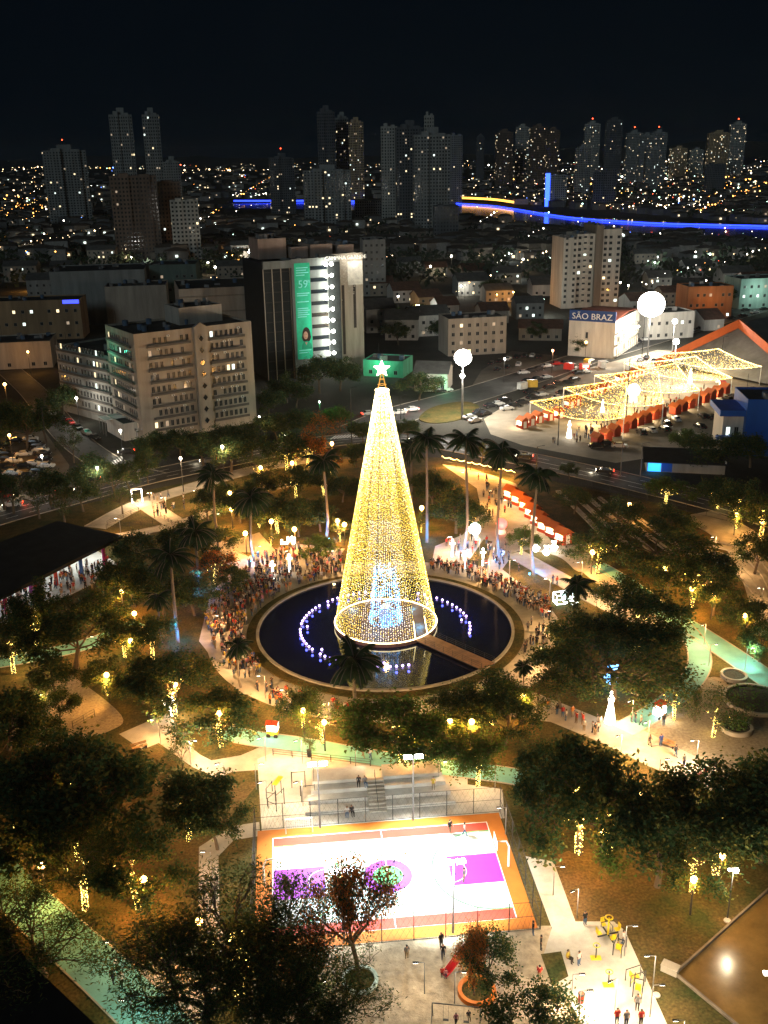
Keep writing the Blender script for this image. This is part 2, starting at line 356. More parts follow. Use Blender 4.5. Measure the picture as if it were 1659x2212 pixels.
tubem = M('light tube', (1, .9, .6), .5, 0, emit=6., ecol=(1., .80, .42))
b = MB(); b.lathe([(R0 + .09, Z0 - .1), (R0 + .22, Z0), (R0 + .09, Z0 + .1), (R0 - .02, Z0), (R0 + .09, Z0 - .1)], 96); b.build('base_ring', tubem, xt)
b = MB(); b.lathe([(R1 + .05, Z1 - .15), (R1 + .2, Z1), (R1 + .05, Z1 + .15), (R1 - .1, Z1), (R1 + .05, Z1 - .15)], 24); b.build('top_ring', tubem, xt)
for s_ in (-1, 1):
    a = BR + s_ * .165; b = MB(); b.tube([(R0 * math.cos(a), R0 * math.sin(a), Z0), (R0 * .93 * math.cos(a), R0 * .93 * math.sin(a), Z0 + 2.8)], .07, 5); b.build('door_post', tubem, xt)
b = MB(); b.lathe([(.01, .8), (R0 + .1, .8), (R0 + .1, .2)], 72); b.build('platform', M('deck floor', (.10, .06, .05), .7, .3, .8), xt)
b = MB(); b.lathe([(1.1, .8), (.9, 3.4), (.5, 3.8), (.01, 3.9)], 16); b.build('inner_pedestal', M('pedestal', (.25, .35, .5)), xt)
b = MB(); q_ = random.Random(5)
for k in range(900):
    z = .9 + 9.5 * q_.random() ** 1.6; a = q_.random() * 6.283; r = 2.8 * (1 - (z - .9) / 26) * q_.uniform(.8, 1.); b.octa((r * math.cos(a), r * math.sin(a), z), q_.uniform(.05, .085), q_.choice((0, 0, 0, 1)))
tag(b.build('inner_blue_lights', [bluem, cyanm, silver], xt), kind='stuff')
b = MB()
for k in range(4):
    a = math.pi / 4 + k * math.pi / 2; b.tube([(R1 * math.cos(a), R1 * math.sin(a), Z1), (.15 * math.cos(a), .15 * math.sin(a), Z1 + 2.5)], .06, 4)
for zz in (.8, 1.6): b.lathe([(R1 * (1 - zz / 2.9), Z1 + zz), (R1 * (1 - zz / 2.9) + .05, Z1 + zz + .08), (R1 * (1 - zz / 2.9) - .05, Z1 + zz + .08)], 4)
b.build('star_support', M('gold frame', (.4, .2, .05), .4, 0, emit=.6, ecol=(1, .5, .1)), xt)
b = MB(); pts = []
for k in range(10):
    r = 1.3 if k % 2 == 0 else .56; a = math.pi / 2 + k * math.pi / 5; pts.append((r * math.cos(a), r * math.sin(a)))
zc = Z1 + 3.2
for y_, sg in ((-.4, 1), (.4, -1)):
    for k in range(10):
        p, q = pts[k], pts[(k + 1) % 10]; f_ = [(0, y_, zc), (p[0], 0, zc + p[1]), (q[0], 0, zc + q[1])]; b.face(f_ if sg < 0 else f_[::-1])
b.build('star', star_m, xt)
for z, pw in ((3, 1500), (8, 1700), (14, 1300), (21, 900), (29, 500)): light(xt, (0, 0, z), pw * 1.6, (1., .68, .22), .3)
light(xt, (-1.5, -4, 2.2), 260, (.1, .5, 1.), .2); light(xt, (4.5, 4.5, 1.6), 220, (.15, .65, 1.), .2); light(xt, (-5.5, 4.5, 1.6), 220, (.1, .5, 1.), .2); light(xt, (5.4, -2.2, 1.6), 300, (.1, .55, 1.), .2)
light(xt, (0, -.4, Z1 + 5.2), 250, (1., .85, .6), .3)
# footbridge
e = Vector((PC.x + 21.4 * math.cos(BR), PC.y + 21.4 * math.sin(BR), 0)); L_ = 14.2
br = thing('footbridge', 'wooden footbridge with railings crossing the pool to the cone', 'footbridge', TB, BR)
for i in range(34):
    MB().box((8.1 + i * .4 + .2, 0, .74), (.36, 2.9, .08)).build('plank', M('deck plank', (.24, .13, .08), .7, .35, .9), br)
MB().bb(8.0, 21.8, -1.3, -1.15, .45, .7).bb(8.0, 21.8, 1.15, 1.3, .45, .7).build('beam', dark, br)
for s_ in (-1.42, 1.42):
    for i in range(8): MB().tube([(8.3 + i * 1.9, s_, .74), (8.3 + i * 1.9, s_, 1.75)], .035, 5).build('railing_post', dark, br)
    b = MB()
    for z in (1.15, 1.45, 1.75): b.tube([(8.2, s_, z), (21.7, s_, z)], .025, 4)
    b.build('rail', dark, br)
# ring of violet lights in the pool
vio = M('violet lamp', (.8, .7, 1), .4, 0, emit=4.5, ecol=(.66, .46, 1.))
vl = MB().ball((0, 0, .2), .19, 0, 10, 6).tube([(0, 0, -.2), (0, 0, .1)], .12, 6, 1).mesh('pool_light', [vio, dark], True)
angs = [100 + i * 4.4 for i in range(33)] + [250, 253] + [265 + i * 3.9 for i in range(6)] + [-13 + i * 5.2 for i in range(16)]
for i, a in enumerate(angs):
    a = rad(a); r = 13.7 if i % 9 else 12.6
    o = inst('pool_light', vl, None, (PC.x + r * math.cos(a), PC.y + r * math.sin(a), .25))
    tag(o, 'violet globe light on the %s arc of the pool' % ('left' if i < 33 else 'near' if i < 41 else 'right'), 'light', 'violet lights in the pool'); ORD.append(o)
    if i % 2 == 0: light(o, (0, 0, .9), 45, (.10, .12, 1.), .2)
# ------------------------------------------------------------------ sports court
CA = rad(5.5); CO = Vector((-.2, 86.4, 0)); HL, HW = 12.2, 7.7
ct = MB().bb(-HL - 1.7, HL + 1.7, -HW - 1.5, HW + 1.5, .0, .05).build('sports_court', M('orange court border', (.42, .13, .015), .7, .12, .4))
ct.location = CO; ct.rotation_euler = (0, 0, CA); tag(ct, kind='structure')
def sheet(nm, pts, mat, z): return MB().face([(x, y, z) for x, y in pts]).build(nm, mat, ct)
cpale = M('court pale green', (.46, .50, .45), .6, .3, .35); cpur = M('court purple', (.28, .035, .40), .6, .08, .4); cgre = M('court green', (.07, .30, .09), .6, .08, .4); cred = M('court red', (.42, .05, .03), .6, .1, .4); cora = M('court amber', (.45, .2, .04), .6, .1, .4)
sheet('playing_field', [(-HL, -HW), (HL, -HW), (HL, HW), (-HL, HW)], cpale, .054)
for s_ in (-1, 1):
    q = [(-HL, s_ * HW), (HL, s_ * HW), (HL, s_ * (HW - 1.5)), (-HL, s_ * (HW - 1.5))]; sheet('side_band', q if s_ < 0 else q[::-1], cred, .058)
    arc = [(s_ * (HL - 1.2 - 6.2 * math.cos(t * math.pi / 24)), 6.2 * math.sin(t * math.pi / 24)) for t in range(-12, 13)]
    out = [(s_ * HL, -6.15)] + [(s_ * (HL - 1.2), -6.15)] + arc + [(s_ * (HL - 1.2), 6.15), (s_ * HL, 6.15)]
    b = MB()
    for i in range(len(out) - 1):
        a_, c_ = Vector((*out[i], 0)), Vector((*out[i + 1], 0)); d = c_ - a_
        if d.length < .01: continue
        m_ = (a_ + c_) / 2; b.box((m_.x, m_.y, .063), (d.length + .03, .16, .004), math.atan2(d.y, d.x))
    b.build('green_arc', cgre, ct)
    q = [(s_ * HL, -2.35), (s_ * HL, 2.35), (s_ * (HL - 5.6), 2.35), (s_ * (HL - 5.6), -2.35)]; sheet('key', q if s_ > 0 else q[::-1], cpur, .066)
    b = MB(); b.box((s_ * (HL - 2.8), 2.35, .072), (5.6, .09, .004)).box((s_ * (HL - 2.8), -2.35, .072), (5.6, .09, .004)).box((s_ * (HL - 5.6), 0, .072), (.09, 4.7, .004))
    for t in range(24):
        a = t * math.pi / 12; b.box((s_ * (HL - 5.6) + 1.8 * math.cos(a), 1.8 * math.sin(a), .0725), (.48, .09, .004), a + math.pi / 2)
    b.build('key_line', white, ct)
b = MB(); b.face([(2.6 * math.cos(a * math.pi / 20), 2.6 * math.sin(a * math.pi / 20), .066) for a in range(40)]); b.build('centre_circle', cpur, ct)
b = MB(); b.face([(1.6 * math.cos(a * math.pi / 20), 1.6 * math.sin(a * math.pi / 20), .070) for a in range(40)]); b.build('centre_disc', cgre, ct)
b = MB(); b.bb(-HL, HL, -HW, -HW + .1, .073, .077).bb(-HL, HL, HW - .1, HW, .073, .077).bb(-HL, -HL + .1, -HW + .1, HW - .1, .073, .077).bb(HL - .1, HL, -HW + .1, HW - .1, .073, .077).bb(-.05, .05, -HW + .1, HW - .1, .073, .077)
b.build('boundary_line', white, ct)
def W(lx, ly, lz=0.): return Vector((CO.x + lx * math.cos(CA) - ly * math.sin(CA), CO.y + lx * math.sin(CA) + ly * math.cos(CA), lz))
for s_, lb in ((-1, 'white basketball hoop at the left end of the court'), (1, 'white basketball hoop at the right end of the court')):
    hp_ = thing('basketball_hoop', lb, 'basketball hoop', W(s_ * (HL + .8), 0), CA + (0 if s_ > 0 else math.pi))
    MB().tube([(0, 0, .05), (0, 0, 2.6), (-.3, 0, 3.3), (-1.4, 0, 3.4)], [.12, .11, .09, .07], 8).build('post', white, hp_)
    MB().bb(-1.5, -1.44, -.9, .9, 2.9, 4.).build('backboard', white, hp_)
    MB().lathe([(.23, 3.05), (.26, 3.07), (.23, 3.09)], 14, 0, (-1.8, 0, 0)).build('rim', M('rim orange', (.7, .15, .02)), hp_)
    b = MB()
    for k in range(10):
        a = k * math.pi / 5; b.tube([(-1.8 + .23 * math.cos(a), .23 * math.sin(a), 3.05), (-1.8 + .14 * math.cos(a + .3), .14 * math.sin(a + .3), 2.65)], .008, 3)
    b.build('net', white, hp_)
gl = thing('goal', 'white framed goal with net on the far side line', 'goal', W(-9.2, HW + .6), CA)
MB().tube([(-1.5, 0, .05), (-1.5, 0, 2.), (1.5, 0, 2.), (1.5, 0, .05)], .06, 6).build('frame', white, gl)
b = MB()
for k in range(13): b.tube([(-1.5 + k * .25, 0, 2.), (-1.5 + k * .25, .9, .06)], .012, 3)
for k in range(6): b.tube([(-1.5, .9 * k / 6, 2 - 1.94 * k / 6), (1.5, .9 * k / 6, 2 - 1.94 * k / 6)], .012, 3)
b.build('net', white, gl)
# mesh fence round the court
def fence(label, a, b_, h, step, name='mesh_fence', wires=True, mat=dark, order=False):
    d = b_ - a; n = max(2, int(d.length / step)); f_ = thing(name, label, 'fence', a, math.atan2(d.y, d.x), order=order)
    pm = MB().tube([(0, 0, 0), (0, 0, h)], .045, 6).mesh('post', mat)
    for i in range(n + 1): inst('post', pm, f_, (d.length * i / n, 0, 0))
    for z in ((h, h * .5, .08) if h > 1.5 else (h, h * .66, h * .33)): MB().tube([(0, 0, z), (d.length, 0, z)], .03, 4).build('rail', mat, f_)
    if wires:
        b = MB(); k = int(d.length / .6)
        for i in range(k):
            x = d.length * i / k; b.tube([(x, 0, .1), (x + min(h, d.length - x) * .5, 0, h)], .007, 3); b.tube([(x, 0, h), (x + min(h, d.length - x) * .5, 0, .1)], .007, 3)
        tag(b.build('wire_mesh', mat, f_), kind='stuff')
    return f_
E4 = [W(-HL - 1.9, -HW - 1.7), W(HL + 1.9, -HW - 1.7), W(HL + 1.9, HW + 1.7), W(-HL - 1.9, HW + 1.7)]
for i, lb in enumerate(('dark wire fence along the near side of the court by the sand', 'dark wire fence along the right end of the court', 'dark wire fence between the court and the bleachers', 'dark wire fence along the left end of the court')):
    fence(lb, E4[i], E4[(i + 1) % 4], 3.4, 3.)
# court floodlights
ledw = M('led panel', (1, 1, 1), .4, 0, emit=30., ecol=(.97, 1., .95))
def court_lamp(loc, lab, pw, face=-1):
    t = thing('floodlight_pole', lab, 'floodlight', loc, CA)
    MB().tube([(0, 0, 0), (0, 0, 8.6)], [.11, .07], 8).build('pole', steel, t)
    MB().bb(-1.1, 1.1, -.05, .05, 8.5, 8.62).build('crossarm', steel, t)
    for k in (-1, 1):
        h_ = MB().box((k * .62, -.25, 8.72), (1., .6, .14)).build('lamp_head', steel, t)
        MB().box((k * .62, -.25, 8.80), (.92, .52, .02)).box((k * .62, -.27, 8.63), (.92, .5, .04)).build('led_panel', ledw, h_)
    light(t, (0, -.5, 8.3), pw, COOL, .5, 104, (rad(38) * face, 0, 0), .45)
court_lamp(W(-6.8, HW + 1.2), 'grey pole with twin floodlight heads at the left of the bleachers', 18000)
court_lamp(W(3.9, HW + 1.3), 'grey pole with twin floodlight heads at the right of the bleachers', 18000)
court_lamp(W(-5.2, -HW - 1.2), 'twin floodlight pole among bare trees on the near court side', 16000, 1)
court_lamp(W(5.5, -HW - 1.2), 'twin floodlight pole by the orange tree on the near court side', 16000, 1)
# bleachers
BA = G(660, 1765); BB_ = G(985, 1740); d = BB_ - BA; bl = thing('bleachers', 'pale concrete bleachers with central stair behind the court', 'bleachers', BA, math.atan2(d.y, d.x))
L_ = d.length
for k, (y0, z) in enumerate(((.2, .5), (1.5, 1.), (2.8, 1.5))):
    for x0, x1 in ((k * .4, L_ * .42), (L_ * .54, L_ - k * .4)):
        MB().bb(x0, x1, y0, y0 + 1.3, 0, z).build('tier', pale, bl)
MB().bb(1., L_ * .42, 4.1, 6.6, 0, 1.9).build('top_terrace', pale, bl); MB().bb(L_ * .54, L_ - 1, 4.1, 6.6, 0, 1.9).build('top_terrace', pale, bl)
for k in range(9): MB().bb(L_ * .422, L_ * .538, -.2 + k * .48, .27 + k * .48, 0, .2 * (k + 1)).build('stair_tread', concrete, bl)
for x in (L_ * .48,):
    b = MB(); b.tube([(x, -.2, 1.1), (x, 4.2, 2.9)], .03, 5)
    for k in range(5): b.tube([(x, k * 1.05, k * .45), (x, k * 1.05, 1.15 + k * .43)], .025, 4)
    b.build('handrail', dark, bl)
for s_ in (1.2, L_ - 1.2):
    b = MB(); b.tube([(s_, 4.2, 2.8), (s_, 6.5, 2.8)], .03, 4).tube([(s_, 4.2, 1.9), (s_, 4.2, 2.8)], .03, 4).tube([(s_, 6.5, 1.9), (s_, 6.5, 2.8)], .03, 4); b.build('guard_rail', dark, bl)
# ------------------------------------------------------------------ buildings
def wall_m(name, c, var=.16): return M(name, c, .9, var * 1.8, .3, streak=True)
litw = [M('lit window warm', (1, .8, .5), .5, 0, emit=1.6, ecol=(1., .78, .45)), M('lit window cool', (.9, 1, .95), .5, 0, emit=1.6, ecol=(.85, 1., .9)), M('lit window dim', (.5, .4, .3), .5, 0, emit=.35, ecol=(1., .75, .5))]
WIN = {}
def win_mesh(w_, h_, lit):
    k = (round(w_, 2), round(h_, 2), lit)
    if k not in WIN:
        b = MB(); t = .08
        b.bb(-w_ / 2, w_ / 2, -.03, -.01, 0, h_, 0)
        b.bb(-w_ / 2 - t, -w_ / 2, -.1, -.005, -t, h_ + t, 1).bb(w_ / 2, w_ / 2 + t, -.1, -.005, -t, h_ + t, 1).bb(-w_ / 2, w_ / 2, -.1, -.005, h_, h_ + t, 1).bb(-w_ / 2, w_ / 2, -.14, -.005, -t, 0, 1).bb(-.03, .03, -.07, -.032, 0, h_, 1)
        WIN[k] = b.mesh('window', [glass if lit < 0 else litw[lit], M('window frame', (.3, .28, .25), .7, .1)])
    return WIN[k]
def windows(root, axis, off, xs, zs, w_, h_, p=.06, skip=.0):
    """axis 0: on the front (y=off), 1: on the left side (x=off), 2: on the right side"""
    for z in zs:
        for x in xs:
            if R.random() < skip: continue
            o = inst('window', win_mesh(w_, h_, R.choice((0, 1, 2)) if R.random() < p else -1), root)
            if axis == 0: o.location = (x, off, z)
            elif axis == 1: o.location = (off, x, z); o.rotation_euler = (0, 0, -math.pi / 2)
            else: o.location = (off, x, z); o.rotation_euler = (0, 0, math.pi / 2)
def block(root, x0, x1, y0, y1, h, mat, par=.6, name='wall', z0=0., roofm=None):
    o = MB().bb(x0, x1, y0, y1, z0, h).build(name, mat, root)
    t = .25; b = MB(); b.bb(x0, x1, y0, y0 + t, h, h + par).bb(x0, x1, y1 - t, y1, h, h + par).bb(x0, x0 + t, y0 + t, y1 - t, h, h + par).bb(x1 - t, x1, y0 + t, y1 - t, h, h + par)
    b.build('parapet', mat, o)
    MB().bb(x0 + t, x1 - t, y0 + t, y1 - t, h + .003, h + .06).build('roof', roofm or M('roof felt', (.05, .05, .05), .95, .3, .2), o)
    if (x1 - x0) * (y1 - y0) > 60:
        for _ in range(7):
            sx, sy, sz = R.uniform(.7, 2.4), R.uniform(.7, 2.), R.uniform(.5, 1.7); cx_, cy_ = R.uniform(x0 + 2, x1 - 2), R.uniform(y0 + 2, y1 - 2)
            if R.random() < .3: MB().lathe([(.01, h + .06), (.8, h + .06), (.85, h + 1.5), (.01, h + 1.7)], 10, 0, (cx_, cy_, 0)).build('water_tank', M('tank blue', (.08, .13, .2)), o)
            else: MB().box((cx_, cy_, h + .06 + sz / 2), (sx, sy, sz), R.random()).build('roof_unit', M('roof unit', (.22, .21, .2), .8, .3), o)
        MB().tube([(x0 + 2.5, y1 - 2, h), (x0 + 2.5, y1 - 2, h + 4.5)], .05, 4).build('aerial', dark, o)
    return o
# office block
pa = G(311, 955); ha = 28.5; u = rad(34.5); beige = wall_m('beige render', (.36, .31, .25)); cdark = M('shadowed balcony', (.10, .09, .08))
oa = thing('office_building', 'eight storey beige office block with long balconies and diamond stair column', 'building', pa, u)
wA, dA = 34.4, 21.
block(oa, 0, wA, 0, dA, ha, beige)
block(oa, 17, 30, 9, 19, ha + 4.5, wall_m('penthouse render', (.42, .38, .32)), .3, 'penthouse', ha)
flo = [2.6 + k * 3.25 for k in range(8)]
for z in flo:
    for x0, x1 in ((3.2, 15.6), (21.2, 31.8)):
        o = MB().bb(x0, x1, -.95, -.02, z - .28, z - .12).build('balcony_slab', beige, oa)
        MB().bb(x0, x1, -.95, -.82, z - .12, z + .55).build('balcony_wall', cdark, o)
    windows(oa, 0, 0, [4 + i * 1.55 for i in range(8)] + [22 + i * 1.5 for i in range(7)], [z + .7], .8, 1.5, .05, .12)
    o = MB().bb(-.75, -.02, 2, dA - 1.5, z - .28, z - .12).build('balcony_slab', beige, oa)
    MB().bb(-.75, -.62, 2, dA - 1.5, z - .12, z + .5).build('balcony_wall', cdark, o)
    windows(oa, 1, 0, [3 + i * 1.55 for i in range(11)], [z + .65], .8, 1.45, .13, .12)
sc_ = MB().bb(16.6, 20.2, -1.25, -.03, 0, ha + .8)
sc_.prism([(0, 0), (1, 0), (1, 1)], 0, 0) if False else None
stc = sc_.build('stair_column', beige, oa)
MB().face([(16.6, -1.25, ha + .8), (20.2, -1.25, ha + .8), (18.4, -1.25, ha + 2.)]).face([(16.6, -.03, ha + .8), (18.4, -.03, ha + 2.), (20.2, -.03, ha + .8)]).face([(16.6, -1.25, ha + .8), (18.4, -1.25, ha + 2.), (18.4, -.03, ha + 2.), (16.6, -.03, ha + .8)]).face([(18.4, -1.25, ha + 2.), (20.2, -1.25, ha + .8), (20.2, -.03, ha + .8), (18.4, -.03, ha + 2.)]).build('gable_cap', beige, stc)
dm = MB().face([(0, -.04, -1.), (.85, -.04, 0), (0, -.04, 1.), (-.85, -.04, 0)]); 
for q0, q1 in (((0, -1.), (.85, 0)), ((.85, 0), (0, 1.)), ((0, 1.), (-.85, 0)), ((-.85, 0), (0, -1.))): dm.tube([(q0[0], -.05, q0[1]), (q1[0], -.05, q1[1])], .09, 4, 1)
dm = dm.mesh('diamond_window', [glass, beige])
acm = MB().bb(-.4, .4, -.35, -.02, 0, .5).tube([(0, -.36, .25), (0, -.34, .25)], .18, 10, 1).mesh('air_conditioner', [white, dark])
for k in range(34):
    z = R.choice(flo) + R.choice((-.95, 2.15)); x = R.choice([4.8 + i * 1.55 for i in range(7)] + [22.7 + i * 1.5 for i in range(6)]); inst('air_conditioner', acm, oa, (x, 0, z))
for k in range(8): inst('diamond_window', dm, stc, (18.4, -1.25, 3.4 + k * 3.25))
gw = thing('office_annex', 'lower grey office wing stepping back from the beige block', 'building', oa.matrix_basis @ Vector((.6, dA + .05, 0)) if False else Vector((pa.x + .6 * math.cos(u) - (dA + .1) * math.sin(u), pa.y + .6 * math.sin(u) + (dA + .1) * math.cos(u), 0)), u + rad(13))
block(gw, 0, 20, 0, 29, 19.5, wall_m('grey render', (.30, .29, .26)))
for z in flo[:6]:
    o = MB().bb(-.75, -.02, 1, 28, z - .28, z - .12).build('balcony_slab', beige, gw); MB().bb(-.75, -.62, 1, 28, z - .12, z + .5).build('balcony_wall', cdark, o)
    windows(gw, 1, 0, [2 + i * 1.7 for i in range(16)], [z + .65], .8, 1.45, .12, .12)
lo = thing('entrance_annex', 'low white annex with canopy at the foot of the office block', 'building', Vector((pa.x - 5.5, pa.y + 1.2, 0)), u)
block(lo, 0, 4.6, 0, 13, 4.2, wall_m('white render', (.6, .58, .52))); MB().bb(-2.2, 4.4, 8, 13.4, 4.4, 4.6).build('canopy', white, lo)
for k in range(3): MB().bb(-2.1, -1.95, 8.2 + k * 2.4, 8.35 + k * 2.4, 0, 4.4).build('post', steel, lo)
# banner tower
pb = G(640, 818); ub = math.atan2(346 - 338.9, -13.7 + 29.5); hbz = 39.5; cream = wall_m('cream panel', (.44, .39, .32)); cgrey = wall_m('grey panel', (.20, .21, .20))
bt = thing('banner_tower', 'tall office tower with a green banner, wall floodlights and white sign', 'building', pb, ub)
block(bt, 0, 17.4, 0, 26, hbz, cgrey); block(bt, 17.42, 27.5, 4, 26, hbz - .6, cream, .6, 'pale_wing')
MB().bb(-9.5, -.02, 1.5, 24, 0, hbz - .4).build('glass_wing', M('matt glass', (.02, .024, .026), .6, .2, .3, spec=.1), bt)
for k in range(4): MB().bb(-9.6 + k * 3.1, -9.35 + k * 3.1, 1.2, 1.48, 0, hbz - .2).build('mullion', cream, bt)
for k in range(11): MB().bb(-9.5, -.03, 1.36, 1.49, 3 + k * 3.3, 3.25 + k * 3.3).build('spandrel', dark, bt)
MB().bb(-9.7, .3, -.1, 1.3, hbz - 2.2, hbz + .3).build('crown_band', cgrey, bt)
for x0, x1, y0, y1, h_ in ((-8, 2, 10, 20, 6.5), (3, 9, 8, 18, 3.5), (10, 18, 8, 20, 4.), (20, 26, 8, 20, 3.4)): block(bt, x0, x1, y0, y1, hbz + h_, wall_m('rooftop render', (.36, .27, .22)), .3, 'rooftop_room', hbz + .1)
MB().bb(12.9, 17.3, -.08, -.02, 3, hbz - 1).build('recess_shade_strip', M('recess shade', (.03, .035, .035)), bt)  # flat strip on the wall, shade of a set-back bay put into its colour
for k in range(9): MB().bb(6.6, 12.6, -.07, -.02, 5 + k * 3.9, 6.3 + k * 3.9).build('window_band', glass, bt)
for x in (19.4, 23.7): MB().bb(x, x + 1., 3.9, 3.98, 6 if x < 20 else 15, 30).build('slot_window', M('slot', (.06, .05, .045)), bt)
bnm = M('banner green', (.015, .55, .30), .55, .35, .12); bnl = M('banner print', (.25, .85, .80), .6, .1)
bn = MB().bb(.9, 6.4, -.16, -.1, 6.5, hbz - .8).build('banner', bnm, bt)
for k, (z, wd) in enumerate(((37, 4.2), (36.2, 3.6), (35.4, 4.4), (34.6, 3.), (28.6, 4.5), (27.9, 3.8), (25.8, 4.2), (23.6, 3.9), (22.9, 4.3), (22.2, 3.7), (21.5, 4.2), (20.8, 3.2), (8.6, 3.6), (9.4, 4.4))): MB().bb(1.5, 1.5 + wd, -.19, -.165, z, z + .32).build('print_line', bnl, bn)
text('59', 3.6, bnl, bn, (2., -.2, 30.6), (rad(90), 0, 0), 'price'); text('90', 1.3, bnl, bn, (5., -.2, 32.2), (rad(90), 0, 0), 'price')
b = MB(); cxx, czz = 4.3, 14.5
b.face([(cxx + 1.5 * math.cos(a) * (1.15 if math.sin(a) < 0 else 1), -.185, czz + 2.7 * math.sin(a) + .2) for a in [i * math.pi / 12 for i in range(24)]], 1)
b.face([(cxx - .25 + .82 * math.cos(a), -.2, czz + .1 + 1.35 * math.sin(a)) for a in [i * math.pi / 10 for i in range(20)]], 0)
b.face([(2.4, -.19, 10), (6.2, -.19, 10), (6., -.19, 11.6), (4.8, -.19, 12.7), (3.4, -.19, 12.6), (2.6, -.19, 11.4)], 2)
b.face([(3.7, -.21, 12.3), (4.6, -.21, 12.3), (4.2, -.21, 11.2)], 0)
for sx in (-.55, .05): b.face([(cxx + sx - .13, -.215, czz + .3), (cxx + sx + .13, -.215, czz + .3), (cxx + sx + .13, -.215, czz + .42), (cxx + sx - .13, -.215, czz + .42)], 1)
b.face([(cxx - .5, -.215, czz - .65), (cxx, -.215, czz - .65), (cxx - .1, -.215, czz - .5), (cxx - .4, -.215, czz - .5)], 3)
b.build('portrait', [M('print skin', (.5, .28, .2)), M('print hair', (.03, .015, .012)), M('print jacket', (.02, .35, .2)), M('print lips', (.4, .06, .06))], bn)
fl = M('floodlight face', (1, 1, 1), .4, 0, emit=22., ecol=(1., .98, .88))
for k in range(9):
    for x in (11.6, 13.6):
        f_ = MB().bb(x - .05, x + .05, -1.8, -.02, 7.8 + k * 3.75, 7.9 + k * 3.75).build('floodlight_arm', dark, bt)
        MB().ball((x, -1.8, 8 + k * 3.75), .62 if x > 12 else .7, 0, 10, 6).build('floodlight', fl, f_)
    light(bt, (10.6, -2.4, 8 + k * 3.75), 260, (.85, 1., .86), .4)
sg = MB().bb(11.6, 27.5, 3.6, 3.98, hbz - 1, hbz + 1.2).build('sign_band', cream, bt)
text('CAMPINA GRANDE', 1.75, M('sign letters', (.8, .78, .7), .5, 0, emit=.5, ecol=(1, .95, .8)), sg, (11.9, 3.5 - 3.7, hbz - .35), (rad(90), 0, 0), 'lettering', .1)
b = MB()
for k in range(260):
    x = R.uniform(18, 27.3); z = hbz - 1.2 - abs(R.gauss(0, 4.5)); b.box((x, 3.9, z), (R.uniform(.2, .7), .12, R.uniform(.08, .5)), 0)
tag(b.build('ornament_relief', M('relief metal', (.5, .47, .4), .4, .3), bt), kind='stuff')
MB().box((24.6, 3.84, hbz - 5.6), (5.6, .1, 8)).build('lit_panel', M('white panel', (.8, .78, .7), .5, .3, .6), bt)
for x in (21, 25): light(bt, (x, 1.2, hbz - 1.2), 380, NEUT, .4)
# right tower and the sign building
pf = G(1214, 668); ft = thing('pale_apartment_tower', 'pale twelve storey apartment tower with vertical window strips', 'building', pf, rad(8))
fz = [2.5 + k * 2.75 for k in range(12)]; fm = wall_m('pale facade', (.52, .47, .39)); fm2 = wall_m('brown facade', (.20, .16, .12))
block(ft, 0, 7, 1.5, 20, 33, fm); block(ft, 7.02, 16, 3, 20, 34.5, fm, .6, 'wall'); block(ft, 16.02, 19.5, 1.2, 20, 38.5, fm2, .6, 'stair_tower'); block(ft, 19.52, 29, 2, 20, 36.5, fm)
windows(ft, 0, 1.5, [1.6, 5.6], fz, 1.1, 1.2, .06); windows(ft, 0, 3., [8.4, 11.2, 14.2], fz, 1.3, 1.25, .08); windows(ft, 0, 2., [21., 23.6, 27.6], fz, 1.4, 1.25, .08)
for z in fz: MB().bb(9.6, 12.8, 1.9, 2.97, z - .3, z + .5).build('balcony', fm, ft)
ps = G(1226, 768); hs = 16.6; us = rad(-28)
sb = thing('sign_building', 'white walled block with blue rooftop name sign and red roof', 'building', ps, us)
block(sb, 0, 17.5, 0, 34, hs - 3.4, wall_m('white wall', (.6, .57, .5))); MB().bb(0, 17.5, -.05, .3, hs - 3.38, hs + .6).build('sign_board', M('sign blue', (.02, .06, .22), .6, .15), sb)
text('SÃO BRAZ', 3.1, M('sign white', (.85, .85, .82), .5, 0), sb, (1., -.12, hs - 2.6), (rad(90), 0, 0), 'lettering', .06, sx=1.05)
MB().gable(0, 17.4, .4, 34, hs - 2.7, 1.2, .3, .2).build('roof', M('red roof', (.22, .06, .035), .8, .3, .4), sb)
for k, z in enumerate((1.2, 5.4, 9.6)):
    o = MB().bb(17.52, 18.6, .5, 33.5, z - .5, z - .3).build('gallery_slab', concrete, sb)
    for i in range(11):
        MB().bb(17.53, 17.6, 1.2 + i * 3, 2.8 + i * 3, z, z + 1.7).face([(17.61, 2 + .8 * math.cos(a * math.pi / 8) + i * 3, z + 1.7 + .7 * math.sin(a * math.pi / 8)) for a in range(9)]).build('arched_window', [litw[2] if R.random() < .5 else glass], sb)
        MB().bb(18.3, 18.58, .6 + i * 3, .95 + i * 3, z - .3, z + 2.9).build('column', fm, sb)
windows(sb, 0, 0, [7.], [4, 7], .8, 2.2, 0)
